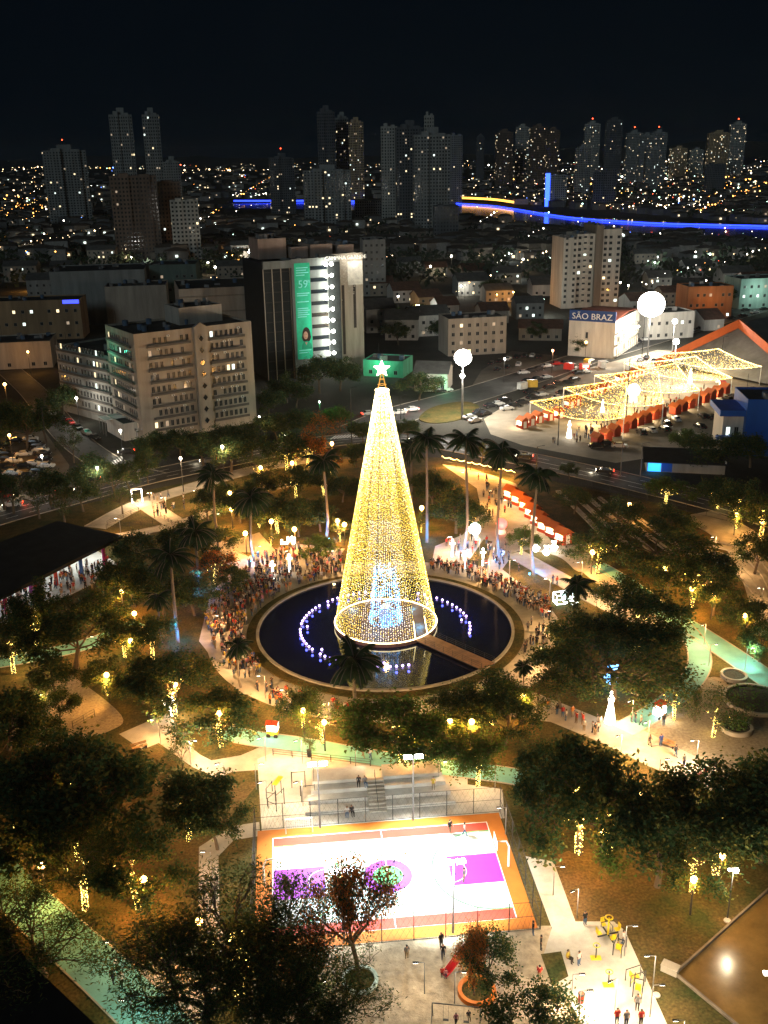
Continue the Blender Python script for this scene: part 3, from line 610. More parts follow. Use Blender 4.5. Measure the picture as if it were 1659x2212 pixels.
# far left long building, walls and houses behind
def simple(name, lab, px, wpx, ytop, dep, mat, rz=0., lit=.1, rows=None, cols=None, pitched=None, base=None, order=False, ww=1.1, cat='building'):
    p = G(px[0], px[1]); s_ = mpp(p); h = max(2.6, Zat(p, ytop)); wd = wpx * s_ / max(.35, math.cos(rz))
    t = thing(name, lab, cat, p, rz, order=order)
    if pitched:
        MB().bb(0, wd, 0, dep, 0, h).build('wall', mat, t)
        b = MB().gable(0, wd, 0, dep, h + .02, dep * .22, .5, .16); b.build('roof', pitched, t)
        b = MB().face([(.0, 0, h), (.0, dep, h), (.0, dep / 2, h + dep * .21)][::-1]).face([(wd, 0, h), (wd, dep, h), (wd, dep / 2, h + dep * .21)]); b.build('gable_wall', mat, t)
    else: block(t, 0, wd, 0, dep, h, mat, .5)
    nr = rows if rows is not None else max(1, int(h / 3.1)); nc = cols if cols is not None else max(2, int(wd / 3.2))
    if nr and nc: windows(t, 0, 0, [wd * (i + .6) / (nc + .2) for i in range(nc)], [1. + j * (h - .6) / nr for j in range(nr)], ww, 1.25, lit, .08)
    return t, wd, h
w1 = wall_m('dun wall', (.27, .23, .18)); w2 = wall_m('ash wall', (.25, .25, .23)); w3 = wall_m('tan wall', (.36, .31, .25)); rt = M('tile roof', (.12, .06, .04), .9, .35, .5); rg = M('grey roof', (.10, .10, .095), .9, .3, .4); w4 = wall_m('white house wall', (.5, .47, .42)); w5 = wall_m('ochre wall', (.34, .22, .12))
t, wd, h = simple('long_office', 'long three storey tan building with lit windows and blue strip', (-30, 738), 205, 655, 16, w5, rad(6), .3, 3, 11)
MB().bb(wd - 7, wd - .3, -.1, -.02, h - 1.2, h + .3).build('blue_strip', M('blue strip light', (.1, .15, 1), .5, 0, emit=2.5, ecol=(.04, .06, 1.)), t)
t, wd, h = simple('storage_hall', 'long windowless hall with plain grey wall behind the office block', (120, 705), 196, 590, 30, w2, rad(8), 0, 0, 0)
t, wd, h = simple('storage_hall', 'pale blank walled hall right behind the annex roof', (235, 712), 127, 622, 20, w3, rad(9), 0, 0, 0)
t, wd, h = simple('garage_building', 'beige multi level garage with long horizontal bands', (400, 800), 172, 628, 30, w3, rad(14), 0, 0, 0)
for k in range(5): MB().bb(.3, wd - .3, -.35, -.02, 4 + k * h / 5.2, 4.35 + k * h / 5.2).build('floor_band', w1, t)
t, wd, h = simple('dark_green_building', 'dark green low tower with a few lit windows at its left', (332, 690), 98, 575, 22, wall_m('green wall', (.10, .14, .12)), rad(5), .2, 4, 6)
t, wd, h = simple('green_lit_house', 'small house flooded with green light left of the office roof', (183, 700), 40, 640, 10, w4, rad(20), .3, 3, 3)
light(t, (2, -3, h + 1), 900, (.1, 1., .5), .3); light(t, (wd + 2, -2, h), 500, (.2, 1., .55), .3)
MB().ball((2, -1, h + 1.2), .6).build('lamp_globe', M('green white lamp', (1, 1, 1), .5, 0, emit=12, ecol=(.6, 1., .8)), t)
light(oa, (-3.5, 16, 22), 420, (.1, 1., .6), .4)
t, wd, h = simple('warehouse', 'low warehouse with pale roof bands at the left edge', (-20, 800), 128, 745, 18, w3, rad(10), .1, 1, 5)
t, wd, h = simple('apartment_house', 'beige four storey flats with brown window bands beside the car park', (968, 770), 128, 692, 14, w3, rad(12), .12, 4, 7)
t, wd, h = simple('apartment_house', 'dark narrow block behind the banner tower', (786, 640), 48, 520, 18, w2, rad(6), .04, 8, 4)
t, wd, h = simple('apartment_house', 'brick orange three storey building in the upper right', (1482, 690), 100, 622, 14, wall_m('brick wall', (.36, .15, .06)), rad(6), .06, 3, 7)
light(t, (wd / 2, -9, 8), 1500, AMBER, .4)
t, wd, h = simple('corner_shop_row', 'pale two storey shop row beside the tall mast', (1395, 735), 110, 680, 14, w4, rad(14), .2, 2, 6)
t, wd, h = simple('teal_school', 'pale teal building with window rows at the right edge', (1595, 668), 130, 605, 16, wall_m('teal wall', (.33, .46, .40)), rad(10), .3, 3, 8)
light(t, (8, -8, 9), 2200, (.7, 1., .85), .4)
t, wd, h = simple('green_wall_shop', 'small shop with green glowing side wall beyond the star', (785, 812), 85, 780, 12, wall_m('mint wall', (.1, .45, .28)), rad(-18), 0, 1, 3)
light(t, (6, -4, 5), 900, (.15, 1., .55), .3)
t, wd, h = simple('corner_kiosk', 'white shop with green lit forecourt next to parked white cars', (895, 845), 70, 805, 12, w4, rad(-12), .3, 1, 4, rg); light(t, (wd, -2, 3.4), 500, (.1, 1., .45), .3)
for i, (x, y, wp, yt, rz, mt, rf) in enumerate(((792, 720, 62, 668, 10, w4, rg), (832, 735, 70, 690, -6, w4, rg), (890, 728, 82, 682, 12, w4, rg), (800, 640, 50, 612, 6, w1, rt), (850, 655, 60, 628, 12, w4, rt), (905, 672, 50, 642, 18, w5, rt), (948, 690, 44, 660, 14, w4, rt), (990, 640, 66, 608, 8, w2, rg), (1050, 655, 58, 628, 10, w1, rg), (1115, 690, 60, 655, 5, w2, rg), (1120, 735, 90, 708, -10, w1, rt), (1040, 700, 60, 672, 8, w1, rt), (1000, 610, 50, 585, 6, w1, rt), (1070, 615, 56, 590, 4, w2, rg), (1150, 640, 50, 615, 2, w4, rg), (1360, 690, 50, 650, 12, w4, rt), (1430, 660, 60, 632, 6, w1, rt), (1400, 625, 50, 600, 0, w2, rg), (1480, 600, 60, 575, 5, w4, rg), (1560, 620, 70, 590, 4, w2, rg), (1500, 650, 52, 628, 10, w5, rt), (470, 610, 60, 575, 6, w1, rg), (500, 560, 50, 530, 4, w4, rg), (545, 590, 60, 560, 8, w1, rt), (60, 640, 60, 605, 4, w2, rg), (10, 610, 70, 575, 4, w1, rg), (110, 600, 60, 575, 6, w2, rg), (190, 570, 60, 540, 2, w1, rg), (1220, 610, 50, 585, 0, w2, rg), (1570, 560, 60, 535, 0, w4, rg), (1470, 545, 50, 525, 3, w2, rg), (1370, 570, 60, 548, 3, w1, rg), (1610, 640, 60, 605, 8, w4, rt), (1520, 715, 46, 690, 12, w4, rt), (1455, 728, 40, 702, 12, w5, rt), (1110, 560, 60, 540, 0, w2, rg), (1020, 545, 60, 525, 0, w1, rg), (920, 600, 46, 578, 5, w4, rt), (860, 590, 50, 566, 5, w2, rg), (1300, 560, 40, 540, 0, w1, rt))):
    near = min((('the banner tower', 705, 690), ('the pale tower', 1280, 590), ('the office block', 330, 800), ('the tall mast', 1407, 660), ('the central towers', 900, 470), ('the lake shore', 1500, 500)), key=lambda q: math.hypot(q[1] - x, q[2] - y))[0]
    lab = ('white' if mt is w4 else 'ochre' if mt is w5 else 'dim grey') + ' house with ' + ('tiled' if rf is rt else 'grey') + ' pitched roof near ' + near
    simple('house', lab, (x, y), wp, yt, 11 + R.random() * 5, mt, rad(rz), .16, None, None, rf, order=True, cat='house')
# great roof with rust beams, blue building, dark hall, pavilion
gr = thing('arched_hall', 'grey pitched hall roof edged with rust orange beams', 'hall', G(1440, 775), 0)
g0 = G(1440, 775)
def lp(q): return (q[0] - g0.x, q[1] - g0.y, q[2])
pk = G(1600, 698, 15.); a0 = G(1420, 784, 1.); a1 = G(1790, 860, 1.); back = Vector((60, 55, 0))
b = MB(); b.face([lp(a0), lp(pk), lp(pk + back), lp(a0 + back)]); b.face([lp(pk), lp(a1), lp(a1 + back), lp(pk + back)]); b.face([lp(a0 + Vector((0, 0, -.5))), lp(a0 + back + Vector((0, 0, -.5))), lp(pk + back + Vector((0, 0, -.5))), lp(pk + Vector((0, 0, -.5)))]); b.face([lp(pk + Vector((0, 0, -.5))), lp(pk + back + Vector((0, 0, -.5))), lp(a1 + back + Vector((0, 0, -.5))), lp(a1 + Vector((0, 0, -.5)))]); b.build('roof', M('sheet roof', (.15, .15, .145), .7, .2, .3), gr)
bk = Vector((1.5, 1.5, 0)); MB().face([lp(a0 + bk), lp(a1 + bk), lp(pk + bk)]).build('gable_panel', M('tent membrane', (.19, .185, .17), .8, .25, .3), gr)
rust = M('rust orange paint', (.42, .09, .02), .6, .15, .4)
for p0, p1 in ((a0, pk), (pk, a1)):
    b = MB(); q0, q1 = Vector(lp(p0)), Vector(lp(p1)); s_ = Vector((-1.1, -1.1, 0)); h_ = Vector((0, 0, 1.5))
    c8 = [q0 - h_, q0 - h_ + s_, q0 + h_ + s_, q0 + h_, q1 - h_, q1 - h_ + s_, q1 + h_ + s_, q1 + h_]
    for f_ in ((0, 1, 2, 3), (7, 6, 5, 4), (0, 4, 5, 1), (1, 5, 6, 2), (2, 6, 7, 3), (3, 7, 4, 0)): b.face([c8[i] for i in f_])
    b.build('edge_beam', rust, gr)
b = MB(); w_ = M('hall wall', (.35, .34, .32))
for k in range(5):
    t_ = .1 + k * .2; q = Vector(lp(pk)).lerp(Vector(lp(a1)), t_) + Vector((6, 6, 0)); MB().tube([(q.x, q.y, 0), (q.x, q.y, q.z - .6)], .25, 6).build('column', w_, gr)
bb_ = thing('blue_building', 'cobalt blue windowless building with white annex at right edge', 'building', G(1603, 985), rad(-6)); bl_ = M('cobalt paint', (.01, .09, .42), .6, .15, .3, streak=True)
hbb = Zat(G(1603, 985), 868); block(bb_, 0, 22, 0, 14, hbb, bl_)
MB().bb(-5, -.02, 2, 12, 0, hbb * .72).build('annex_wall', w4, bb_); MB().bb(-6.2, -.02, .6, 12.5, hbb * .72, hbb * .72 + 1.5).build('annex_fascia', bl_, bb_); MB().bb(-6.5, -.02, 0, 2, hbb * .3, hbb * .3 + .7).build('awning', bl_, bb_); windows(bb_, 0, 2, [-3.6, -1.6], [4.5], .9, 2.4, .5)
dh = thing('sunken_hall', 'low dark roofed hall with blue lit doorway below the market', 'hall', G(1395, 1018), rad(-12))
MB().bb(0, 18, 0, 12, 0, 2.6).build('wall', w2, dh); MB().gable(0, 18, 0, 12, 2.62, 1.6, .8, .2).build('roof', M('black roof', (.03, .03, .03)), dh)
MB().bb(.4, 3.4, -.08, -.02, .1, 2.1).build('doorway', M('blue doorway', (.05, .4, .9), .5, 0, emit=1.6, ecol=(.03, .35, 1.)), dh); MB().bb(3.6, 6, -.06, -.02, .1, 2.2).build('shutter', bl_, dh); light(dh, (2, -2, 2), 160, (.1, .5, 1.), .2)
MB().bb(17.9, 18.2, -.3, 12.6, 2.7, 3.1).build('ridge_strip', white, dh)
pv = thing('dance_pavilion', 'open pavilion with vast dark flat roof and painted columns', 'pavilion', G(0, 1330), 0)
gp = G(0, 1330); rr_ = [G(265, 1160, 5.6), G(125, 1128, 5.6), G(-160, 1235, 5.6), G(-130, 1360, 5.6)]
b = MB(); b.prism([(q.x - gp.x, q.y - gp.y) for q in rr_], 5.3, 5.9); b.build('roof', M('dark roof', (.025, .026, .028), .9, .3, .4), pv)
cols_ = [M('column magenta', (.4, .03, .15)), M('column blue', (.04, .12, .4)), M('column red', (.4, .05, .03)), M('column violet', (.2, .05, .3))]
fz_ = [G(228, 1232), G(179, 1255), G(123, 1265), G(70, 1292), G(15, 1325), G(-60, 1350), G(150, 1188), G(60, 1220), G(-20, 1252), G(-90, 1278)]
for k, q in enumerate(fz_): MB().tube([(q.x - gp.x, q.y - gp.y, .0), (q.x - gp.x, q.y - gp.y, 5.35)], .34, 10).build('column', cols_[k % 4], pv)
b = MB(); b.prism([(G(x, y).x - gp.x, G(x, y).y - gp.y) for x, y in ((270, 1228), (175, 1168), (-150, 1260), (-130, 1400), (60, 1330))][::-1], 0, .09); b.build('floor', pale, pv)
for q in (G(150, 1225), G(80, 1250), G(15, 1285), G(205, 1205), G(-50, 1310)):
    MB().box((q.x - gp.x, q.y - gp.y, 5.2), (1.4, .35, .12)).build('ceiling_light', ledw, pv); light(pv, (q.x - gp.x, q.y - gp.y, 4.9), 1100, COOL, .4)
nr = thing('dark_roof', 'flat black roof filling the lower left corner', 'roof', G(0, 2190), 0); gp = G(0, 2190)
b = MB(); b.prism([(G(x, y, 4).x - gp.x, G(x, y, 4).y - gp.y) for x, y in ((-250, 1900), (0, 1985), (60, 2075), (235, 2240), (235, 2400), (-250, 2400))][::-1], 0, 4.); b.build('slab', M('near roof', (.012, .013, .015), .9, .3, .5), nr)
# ------------------------------------------------------------------ skyline
tw = {'g': wall_m('tower grey', (.24, .25, .24)), 'd': wall_m('tower dark', (.10, .11, .12)), 'b': wall_m('tower brown', (.15, .11, .085)), 'w': wall_m('tower warm', (.45, .33, .20)), 'p': wall_m('tower pale', (.34, .34, .31))}
def tower(lab, x0, x1, yt, yb, mt='g', lit=.12, rz=6, crown=1, dim=1., red=False, dark_strip=True):
    p = G((x0 + x1) / 2, yb); s_ = mpp(p); wd = (x1 - x0) * s_; h = Zat(p, yt); dp = wd * .7
    t = thing('tower_block', lab, 'tower block', p, rad(rz) - math.atan2(p.x, p.y) * .6)
    m_ = tw[mt]
    hw = wd / 2; MB().bb(-hw, hw, 0, dp, 0, h * .97).build('wall', m_, t)
    MB().bb(-hw * .62, -hw * .2, -wd * .05, dp * .9, 0, h).bb(hw * .25, hw * .7, -wd * .05, dp * .9, 0, h * .985).build('bay', m_, t)
    if crown: MB().bb(-hw * .3, hw * .35, dp * .2, dp * .8, h * .97, h + 4. * dim).build('crown', m_, t)
    nf = max(4, min(32, int(h / 3.1))); nc = max(4, min(14, int(wd / 2.6)))
    dk = MB(); lt = MB()
    for j in range(nf):
        z = h * .955 * (j + .35) / nf; hh = h * .955 / nf * .5
        for i in range(nc):
            x = -hw + wd * (i + .5) / nc; ww = wd / nc * .5; y = -wd * .05 - .06 if (-hw * .62 < x < -hw * .2 or hw * .25 < x < hw * .7) else -.06
            if R.random() < lit: lt.bb(x - ww / 2, x + ww / 2, y - .1, y, z, z + hh, R.choice((0, 0, 1, 2, 2, 2)))
            else: dk.bb(x - ww / 2, x + ww / 2, y, y + .05, z, z + hh)
        for sgn in (-1, 1):
            for k in range(3):
                y = dp * (k + .5) / 3; (lt if R.random() < lit else dk).bb(sgn * hw - .05, sgn * hw + .05, y - dp * .08, y + dp * .08, z, z + hh, 0)
    tag(dk.build('window_grid', glass, t), kind='stuff'); tag(lt.build('lit_windows', litw, t), kind='stuff')
    if red:
        a_ = MB().tube([(0, dp * .5, h), (0, dp * .5, h + 9 * dim)], .25 * dim + .1, 4).build('antenna', dark, t)
        MB().ball((0, dp * .5, h + 9.5 * dim), mpp(p) * 1.3).build('warning_light', M('red lamp', (1, .1, .05), .5, 0, emit=9, ecol=(1, .06, .02)), a_)
    return t, wd, h, dp
_tw = tower
def tower(lab, x0, x1, yt, yb, mt='g', lit=.12, rz=6, crown=1, red=False): return _tw(lab, x0, x1, yt, yb, mt, lit * .45, rz, crown, 1., red)
tower('grey high rise with red mast light far left', 113, 200, 320, 482, 'g', .08, 10, red=True)
tower('tall slim tower with lit stair bands, left of the dark pair', 258, 305, 240, 480, 'g', .12, 6)
tower('tall narrow grey tower right of the slim lit one', 327, 362, 240, 480, 'g', .1, 4)
tower('low grey tower shoulder to the narrow tall one', 363, 398, 345, 480, 'g', .06, 4)
tower('broad dark brown block below the two tall left towers', 256, 352, 374, 560, 'b', .04, 8, 0)
tower('brown block joined behind the pale green lit slab', 300, 400, 388, 552, 'b', .05, 6, 0)
tower('pale slab tower catching green light, right of the brown block', 378, 436, 428, 560, 'p', .06, 6, 0)
tower('dark tower with red lamp standing before the blue lake strip', 588, 640, 337, 462, 'd', .08, 6, red=True)
tower('tall dark unlit tower in the central left pair', 692, 729, 234, 455, 'd', .015, 5)
tower('grey narrow tower between the unlit and the amber tower', 730, 757, 248, 450, 'g', .07, 5)
tower('amber lit slim tower in the central skyline', 757, 788, 258, 430, 'w', .2, 6)
tower('mid height grey block with many lit windows', 660, 760, 364, 486, 'g', .16, 4)
tower('tall pale slab at the left of the central cluster', 826, 860, 266, 486, 'p', .03, 4, 0)
tower('dark recessed tower in the middle of the central cluster', 858, 915, 268, 492, 'd', .12, 4)
tower('broad grey tower with green lit foot in the cluster', 896, 972, 284, 508, 'g', .1, 4)
tower('slim rooftop shaft tower topping the central cluster', 917, 937, 241, 500, 'p', .02, 4, 0)
tower('pale sharp edged tower on the right of the cluster', 970, 998, 287, 440, 'g', .08, 6, 0)
tower('dark empty block before the cluster on the right', 937, 990, 442, 525, 'd', .02, 3, 0)
tower('low white block under the amber tower', 768, 830, 432, 475, 'p', .06, 3, 0)
tower('faint tower right of the central cluster', 1028, 1045, 292, 390, 'd', .04, 3)
tower('dark reddish tower, first of the right skyline', 1070, 1106, 282, 400, 'b', .14, 3)
tower('pale grey tower, second of the right skyline', 1112, 1140, 271, 396, 'p', .14, 3)
tower('warm topped twin tower, left half', 1143, 1178, 271, 400, 'b', .14, 3)
tower('warm topped twin tower, right half', 1178, 1205, 278, 400, 'b', .16, 3)
tower('slender pale tower behind the blue pillar', 1240, 1272, 316, 425, 'g', .12, 3)
tower('tall domed grey tower with red tip', 1259, 1291, 264, 390, 'p', .14, 3, red=True)
tower('tall dim tower with stepped top', 1304, 1338, 256, 392, 'd', .06, 3)
tower('left tower of the red lamp trio', 1348, 1382, 284, 400, 'g', .12, 3, red=True)
tower('middle tower of the red lamp trio', 1376, 1406, 290, 400, 'g', .12, 3)
tower('right tower of the red lamp trio', 1400, 1434, 283, 396, 'g', .12, 3, red=True)
tower('front grey block below the red lamp trio', 1392, 1432, 320, 408, 'g', .1, 3)
tower('amber windowed tower with lit crown', 1446, 1480, 318, 388, 'w', .3, 3)
tower('short grey block left of the orange panelled tower', 1487, 1516, 322, 384, 'p', .22, 3)
tower('orange panelled tower with bright balconies', 1525, 1568, 284, 386, 'w', .2, 3)
tower('tall office tower with fine window rows far right', 1570, 1602, 264, 380, 'p', .22, 3, red=True)
tower('black unlit block at the right skyline', 1522, 1562, 352, 420, 'd', .0, 3, 0)
tower('dark twin block by the lake, left half', 1280, 1304, 368, 452, 'd', .05, 3, 0)
tower('dark twin block by the lake, right half', 1304, 1327, 362, 452, 'd', .04, 3, 0)
t, wd, h, dp = tower('striped office block next to the blue light pillar', 1188, 1222, 376, 446, 'p', .12, 3, 0)
MB().bb(-wd * .82, -wd * .55, -.5, 3, 0, h * 1.03).build('light_pillar', M('blue pillar light', (.05, .1, 1), .5, 0, emit=4., ecol=(.03, .09, 1.)), t)
# lit shore line of the lake
blu = M('blue shore light', (.05, .1, 1), .5, 0, emit=3.6, ecol=(.02, .05, 1.)); amb = M('amber shore light', (1, .6, .1), .5, 0, emit=3.2, ecol=(1., .45, .06))
def band(name, lab, px, z, hgt, mat):
    p = strip_pts(px); b = MB()
    for i in range(len(p) - 1): b.face([(*p[i], z), (*p[i + 1], z), (*p[i + 1], z + hgt), (*p[i], z + hgt)]); b.face([(*p[i], z + hgt), (*p[i + 1], z + hgt), (p[i + 1][0], p[i + 1][1] + 2, z + hgt), (p[i][0], p[i][1] + 2, z + hgt)])
    o = b.build(name, mat); tag(o, lab, 'light strip'); return o
band('shore_light_strip', 'long blue light strip edging the right lake shore', [(985, 441), (1060, 446), (1110, 453), (1170, 463), (1250, 474), (1400, 484), (1530, 488), (1700, 492)], .3, 1.5, blu)
band('shore_light_strip', 'amber light strip above the blue shore line', [(985, 436), (1060, 440), (1110, 447)], 5, 3., amb)
band('shore_light_strip', 'short blue strip on the far shore left of the grey block', [(505, 436), (590, 436)], .3, 2.6, blu)
band('shore_light_strip', 'tiny blue strip between dark tower and grey block', [(640, 436), (664, 436)], .3, 2.6, blu)
band('shore_light_strip', 'tiny blue strip under the amber tower', [(758, 437), (832, 437)], .3, 2.6, blu)
# far-off roofs, wood and lamps that read as one mass
fh = MB(); fw = MB(); ft_ = MB(); FL = [MB() for _ in range(6)]
for k in range(2300):
    y = 352 + (R.random() ** 1.25) * 210; x = R.uniform(-60, 1720); p = G(x, y)
    inlake = x > 470 and (434 + max(0, (x - 985)) * .082) - 4 < y < (455 + max(0, x - 985) * .09) + 22
    if inlake or p.y < 560: continue
    s_ = R.uniform(8, 17) * (1 + p.y / 4000); hh = R.uniform(3.5, 9) * (1.3 if R.random() < .2 else 1)
    fh.box((p.x, p.y, hh / 2), (s_, s_ * .8, hh), R.random() * .5, R.choice((0, 0, 0, 1, 1, 2))); fh.box((p.x, p.y, hh + 1.), (s_ * 1.05, s_ * .85, 2.), R.random() * .4, 3, .25)
    if R.random() < .5:
        q = R.random(); fw.box((p.x + R.uniform(-.3, .3) * s_, p.y - s_ * .5, hh * .5), (1.6 * (1 + p.y / 3000), .3, 1.3 * (1 + p.y / 3000)), 0, R.choice((0, 0, 1, 2)))
for k in range(900):
    y = 360 + R.random() * 260; x = R.uniform(-60, 1720); p = G(x, y)
    inlake = x > 470 and (434 + max(0, (x - 985)) * .082) - 4 < y < (455 + max(0, x - 985) * .09) + 24
    if inlake or p.y < 560: continue
    r = R.uniform(4, 8)
    for j in range(26):
        a, e_ = R.random() * 6.28, R.random(); c = Vector((math.cos(a) * r * R.random() ** .5, math.sin(a) * r * R.random() ** .5, 2 + r * e_)); d1 = Vector((R.gauss(0, 1), R.gauss(0, 1), R.gauss(0, 1))).normalized() * r * .35; d2 = Vector((R.gauss(0, 1), R.gauss(0, 1), R.gauss(0, 1))).normalized() * r * .35
        ft_.face([p + c, p + c + d1, p + c + d1 + d2, p + c + d2])
ecs = [((1., .72, .38), 9), ((1., .93, .78), 12), ((1., .42, .08), 8), ((.55, 1., .75), 8), ((.12, .25, 1.), 8), ((1., .12, .05), 8)]
CLU = [(60, 455, 30, 16, 60, 2), (1330, 388, 60, 5, 70, 1), (1420, 388, 40, 6, 40, 3), (1390, 456, 45, 3, 60, 0), (1240, 440, 60, 6, 50, 0), (1630, 462, 30, 6, 24, 3), (1180, 395, 40, 10, 40, 1), (760, 405, 20, 8, 26, 2), (100, 360, 70, 6, 50, 0), (560, 425, 50, 8, 36, 1), (1560, 420, 60, 14, 50, 2), (1480, 445, 60, 8, 44, 1)]
LNS = [((0, 470), (110, 352), 26, 0), ((450, 480), (590, 380), 26, 2), ((1010, 520), (1120, 430), 16, 1), ((1340, 520), (1659, 535), 20, 1), ((790, 600), (960, 520), 16, 0), ((980, 660), (1200, 560), 20, 0), ((1380, 640), (1659, 560), 22, 1), ((0, 560), (240, 505), 18, 0), ((1100, 372), (1659, 366), 60, 1), ((640, 372), (0, 362), 46, 0), ((1500, 470), (1659, 400), 30, 2), ((1060, 600), (1180, 500), 12, 1), ((440, 640), (560, 540), 10, 0)]
CLP = [(a[0] + (b_[0] - a[0]) * (k_ + R.random() * .5) / n_, a[1] + (b_[1] - a[1]) * (k_ + .2) / n_ + R.gauss(0, 1), e_) for a, b_, n_, e_ in LNS for k_ in range(n_)] + [(R.gauss(a, c_), R.gauss(b_, d_), e_) for a, b_, c_, d_, n_, e_ in CLU for _ in range(n_)]
for k in range(620 + len(CLP)):
    y = 346 + (R.random() ** 1.7) * 225; x = R.uniform(-40, 1700)
    if R.random() < .35: x = R.gauss(1420, 160); y = R.gauss(408, 34)
    if k >= 620: x, y, ce = CLP[k - 620]
    if y < 347: continue
    p = G(x, y); 
    inlake = x > 470 and (434 + max(0, (x - 985)) * .082) < y < (455 + max(0, x - 985) * .09)
    if inlake or p.y < 430: continue
    c = R.choices(range(6), (30, 22, 24, 12, 6, 6))[0] if k < 620 or R.random() < .25 else ce; hz = R.uniform(5, 9)
    FL[c].ball((p.x, p.y, hz), mpp(p) * R.choice((.3, .4, .5, .6, .8, 1.5)), 0, 6, 4)
    if p.y < 1300: FL[c].tube([(p.x, p.y + .1, 0), (p.x, p.y + .1, hz)], .1, 3, 1)
tag(fh.build('distant_roofs', [M('far wall grey', (.13, .13, .125)), M('far wall tan', (.19, .155, .12)), M('far wall white', (.3, .28, .25)), M('far roof', (.07, .055, .045))]), 'far-off low houses spread across the dark city', 'houses', kind='stuff')
tag(fw.build('distant_windows', litw), 'tiny lit windows of the far-off low houses', 'windows', kind='stuff')
tag(ft_.build('distant_wood', M('far leaves', (.03, .045, .025), 1., .4, .3)), 'dark far-off trees between the city roofs', 'trees', kind='stuff')
for k, (c, e_) in enumerate(ecs):
    nmz = ('amber white', 'white', 'orange', 'green', 'blue', 'red')[k]
    tag(FL[k].build('distant_lamps', [M('far lamp ' + nmz, c, .5, 0, emit=e_, ecol=c), dark]), 'scattered far-off %s lamps of the city' % nmz, 'lamps', kind='stuff')
# nearer glaring street lamps beyond the square, lamps that light their surroundings, an added pair included
def street_lamp(lab, px, z, power, c, gl, r, name='street_lamp', arm=.0, order=False, pole=dark, cat='street lamp', group=None, bulb=True, soft=None):
    p = G(px[0], px[1], z); t = thing(name, lab, cat, (p.x, p.y, 0), 0, group, order)
    MB().tube([(arm, .0, 0), (arm, .0, z - .35)], [.11, .07], 6).build('pole', pole, t)
    if arm: MB().tube([(arm, 0, z - .4), (0, 0, z + .1)], .05, 5).build('arm', pole, t)
    MB().ball((0, 0, z), r, 0, 12, 8).build('globe', gl, t, True)
    if bulb: light(t, (0, -r - .15, z - r - .12), power, c, soft or .25)
    return t
globe_a = M('amber globe', (1, .7, .3), .4, 0, emit=20, ecol=(1., .55, .16)); globe_w = M('white globe', (1, 1, .95), .4, 0, emit=20, ecol=(1., .93, .78)); globe_g = M('green white globe', (.9, 1, .95), .4, 0, emit=20, ecol=(.72, 1., .85)); globe_r = M('red orange globe', (1, .5, .3), .4, 0, emit=14, ecol=(1., .32, .12))
for x, y, c, gm, s_ in ((1125, 642, COOL, globe_g, 1.), (1173, 647, COOL, globe_g, 1.2), (1266, 739, AMBER, globe_a, .9), (1194, 757, (1., .4, .2), globe_r, .9), (930, 575, WARM, globe_w, .6), (975, 553, WARM, globe_w, .6), (1130, 560, WARM, globe_w, .6), (1643, 612, COOL, globe_g, 1.1), (1602, 600, WARM, globe_w, .7), (540, 540, COOL, globe_g, .7), (465, 577, WARM, globe_w, .7), (449, 567, WARM, globe_w, .6), (1020, 690, COOL, globe_g, .6), (1010, 605, WARM, globe_w, .6), (165, 860, NEUT, globe_w, 1.1), (260, 930, NEUT, globe_w, 1.2), (90, 985, NEUT, globe_w, .8), (210, 1010, NEUT, globe_w, .8), (60, 760, AMBER, globe_a, .7), (10, 830, AMBER, globe_a, 1.6), (20, 940, AMBER, globe_a, 1.4), (1540, 640, WARM, globe_w, .7), (1340, 610, WARM, globe_w, .5), (690, 868, (.2, 1., .3), globe_g, .4), (615, 940, NEUT, globe_w, .5), (1090, 775, NEUT, globe_w, .6), (1380, 705, NEUT, globe_w, .6), (860, 640, WARM, globe_w, .6), (900, 660, AMBER, globe_a, .7), (420, 800, AMBER, globe_w, .4), (480, 965, (1., .72, .42), globe_w, 1.5), (390, 990, (1., .72, .42), globe_w, 1.2), (560, 900, WARM, globe_w, .4)):  # the orange-tinted pair by the office is unseen, added to light its facade
    cn = {id(globe_a): 'amber', id(globe_w): 'white', id(globe_g): 'greenish white', id(globe_r): 'red orange'}[id(gm)]
    z = 8.; q = G(x, y, z); street_lamp('glaring %s street lamp in the dark streets behind the park' % cn, (x, y), z, 2600 * s_ * (q.y / 400.) ** .6, c, gm, mpp(q) * 2.6 * (s_ ** .5), order=True)
for k in range(46):
    x, y = R.choice(((R.uniform(430, 580), R.uniform(470, 560)), (R.uniform(790, 1210), R.uniform(520, 740)), (R.uniform(1350, 1659), R.uniform(530, 650)), (R.uniform(0, 330), R.uniform(500, 640)), (R.uniform(790, 1210), R.uniform(520, 660))))
    gm, c, cn = R.choice(((globe_a, AMBER, 'amber'), (globe_w, WARM, 'white'), (globe_w, NEUT, 'white'), (globe_g, COOL, 'greenish white'))); q = G(x, y, 6.)
    street_lamp('small %s street lamp among the dark roofs behind the park' % cn, (x, y), 6., R.uniform(1500, 4200) * (q.y / 400.) ** .6, c, gm, mpp(q) * R.uniform(.9, 1.7), order=True)
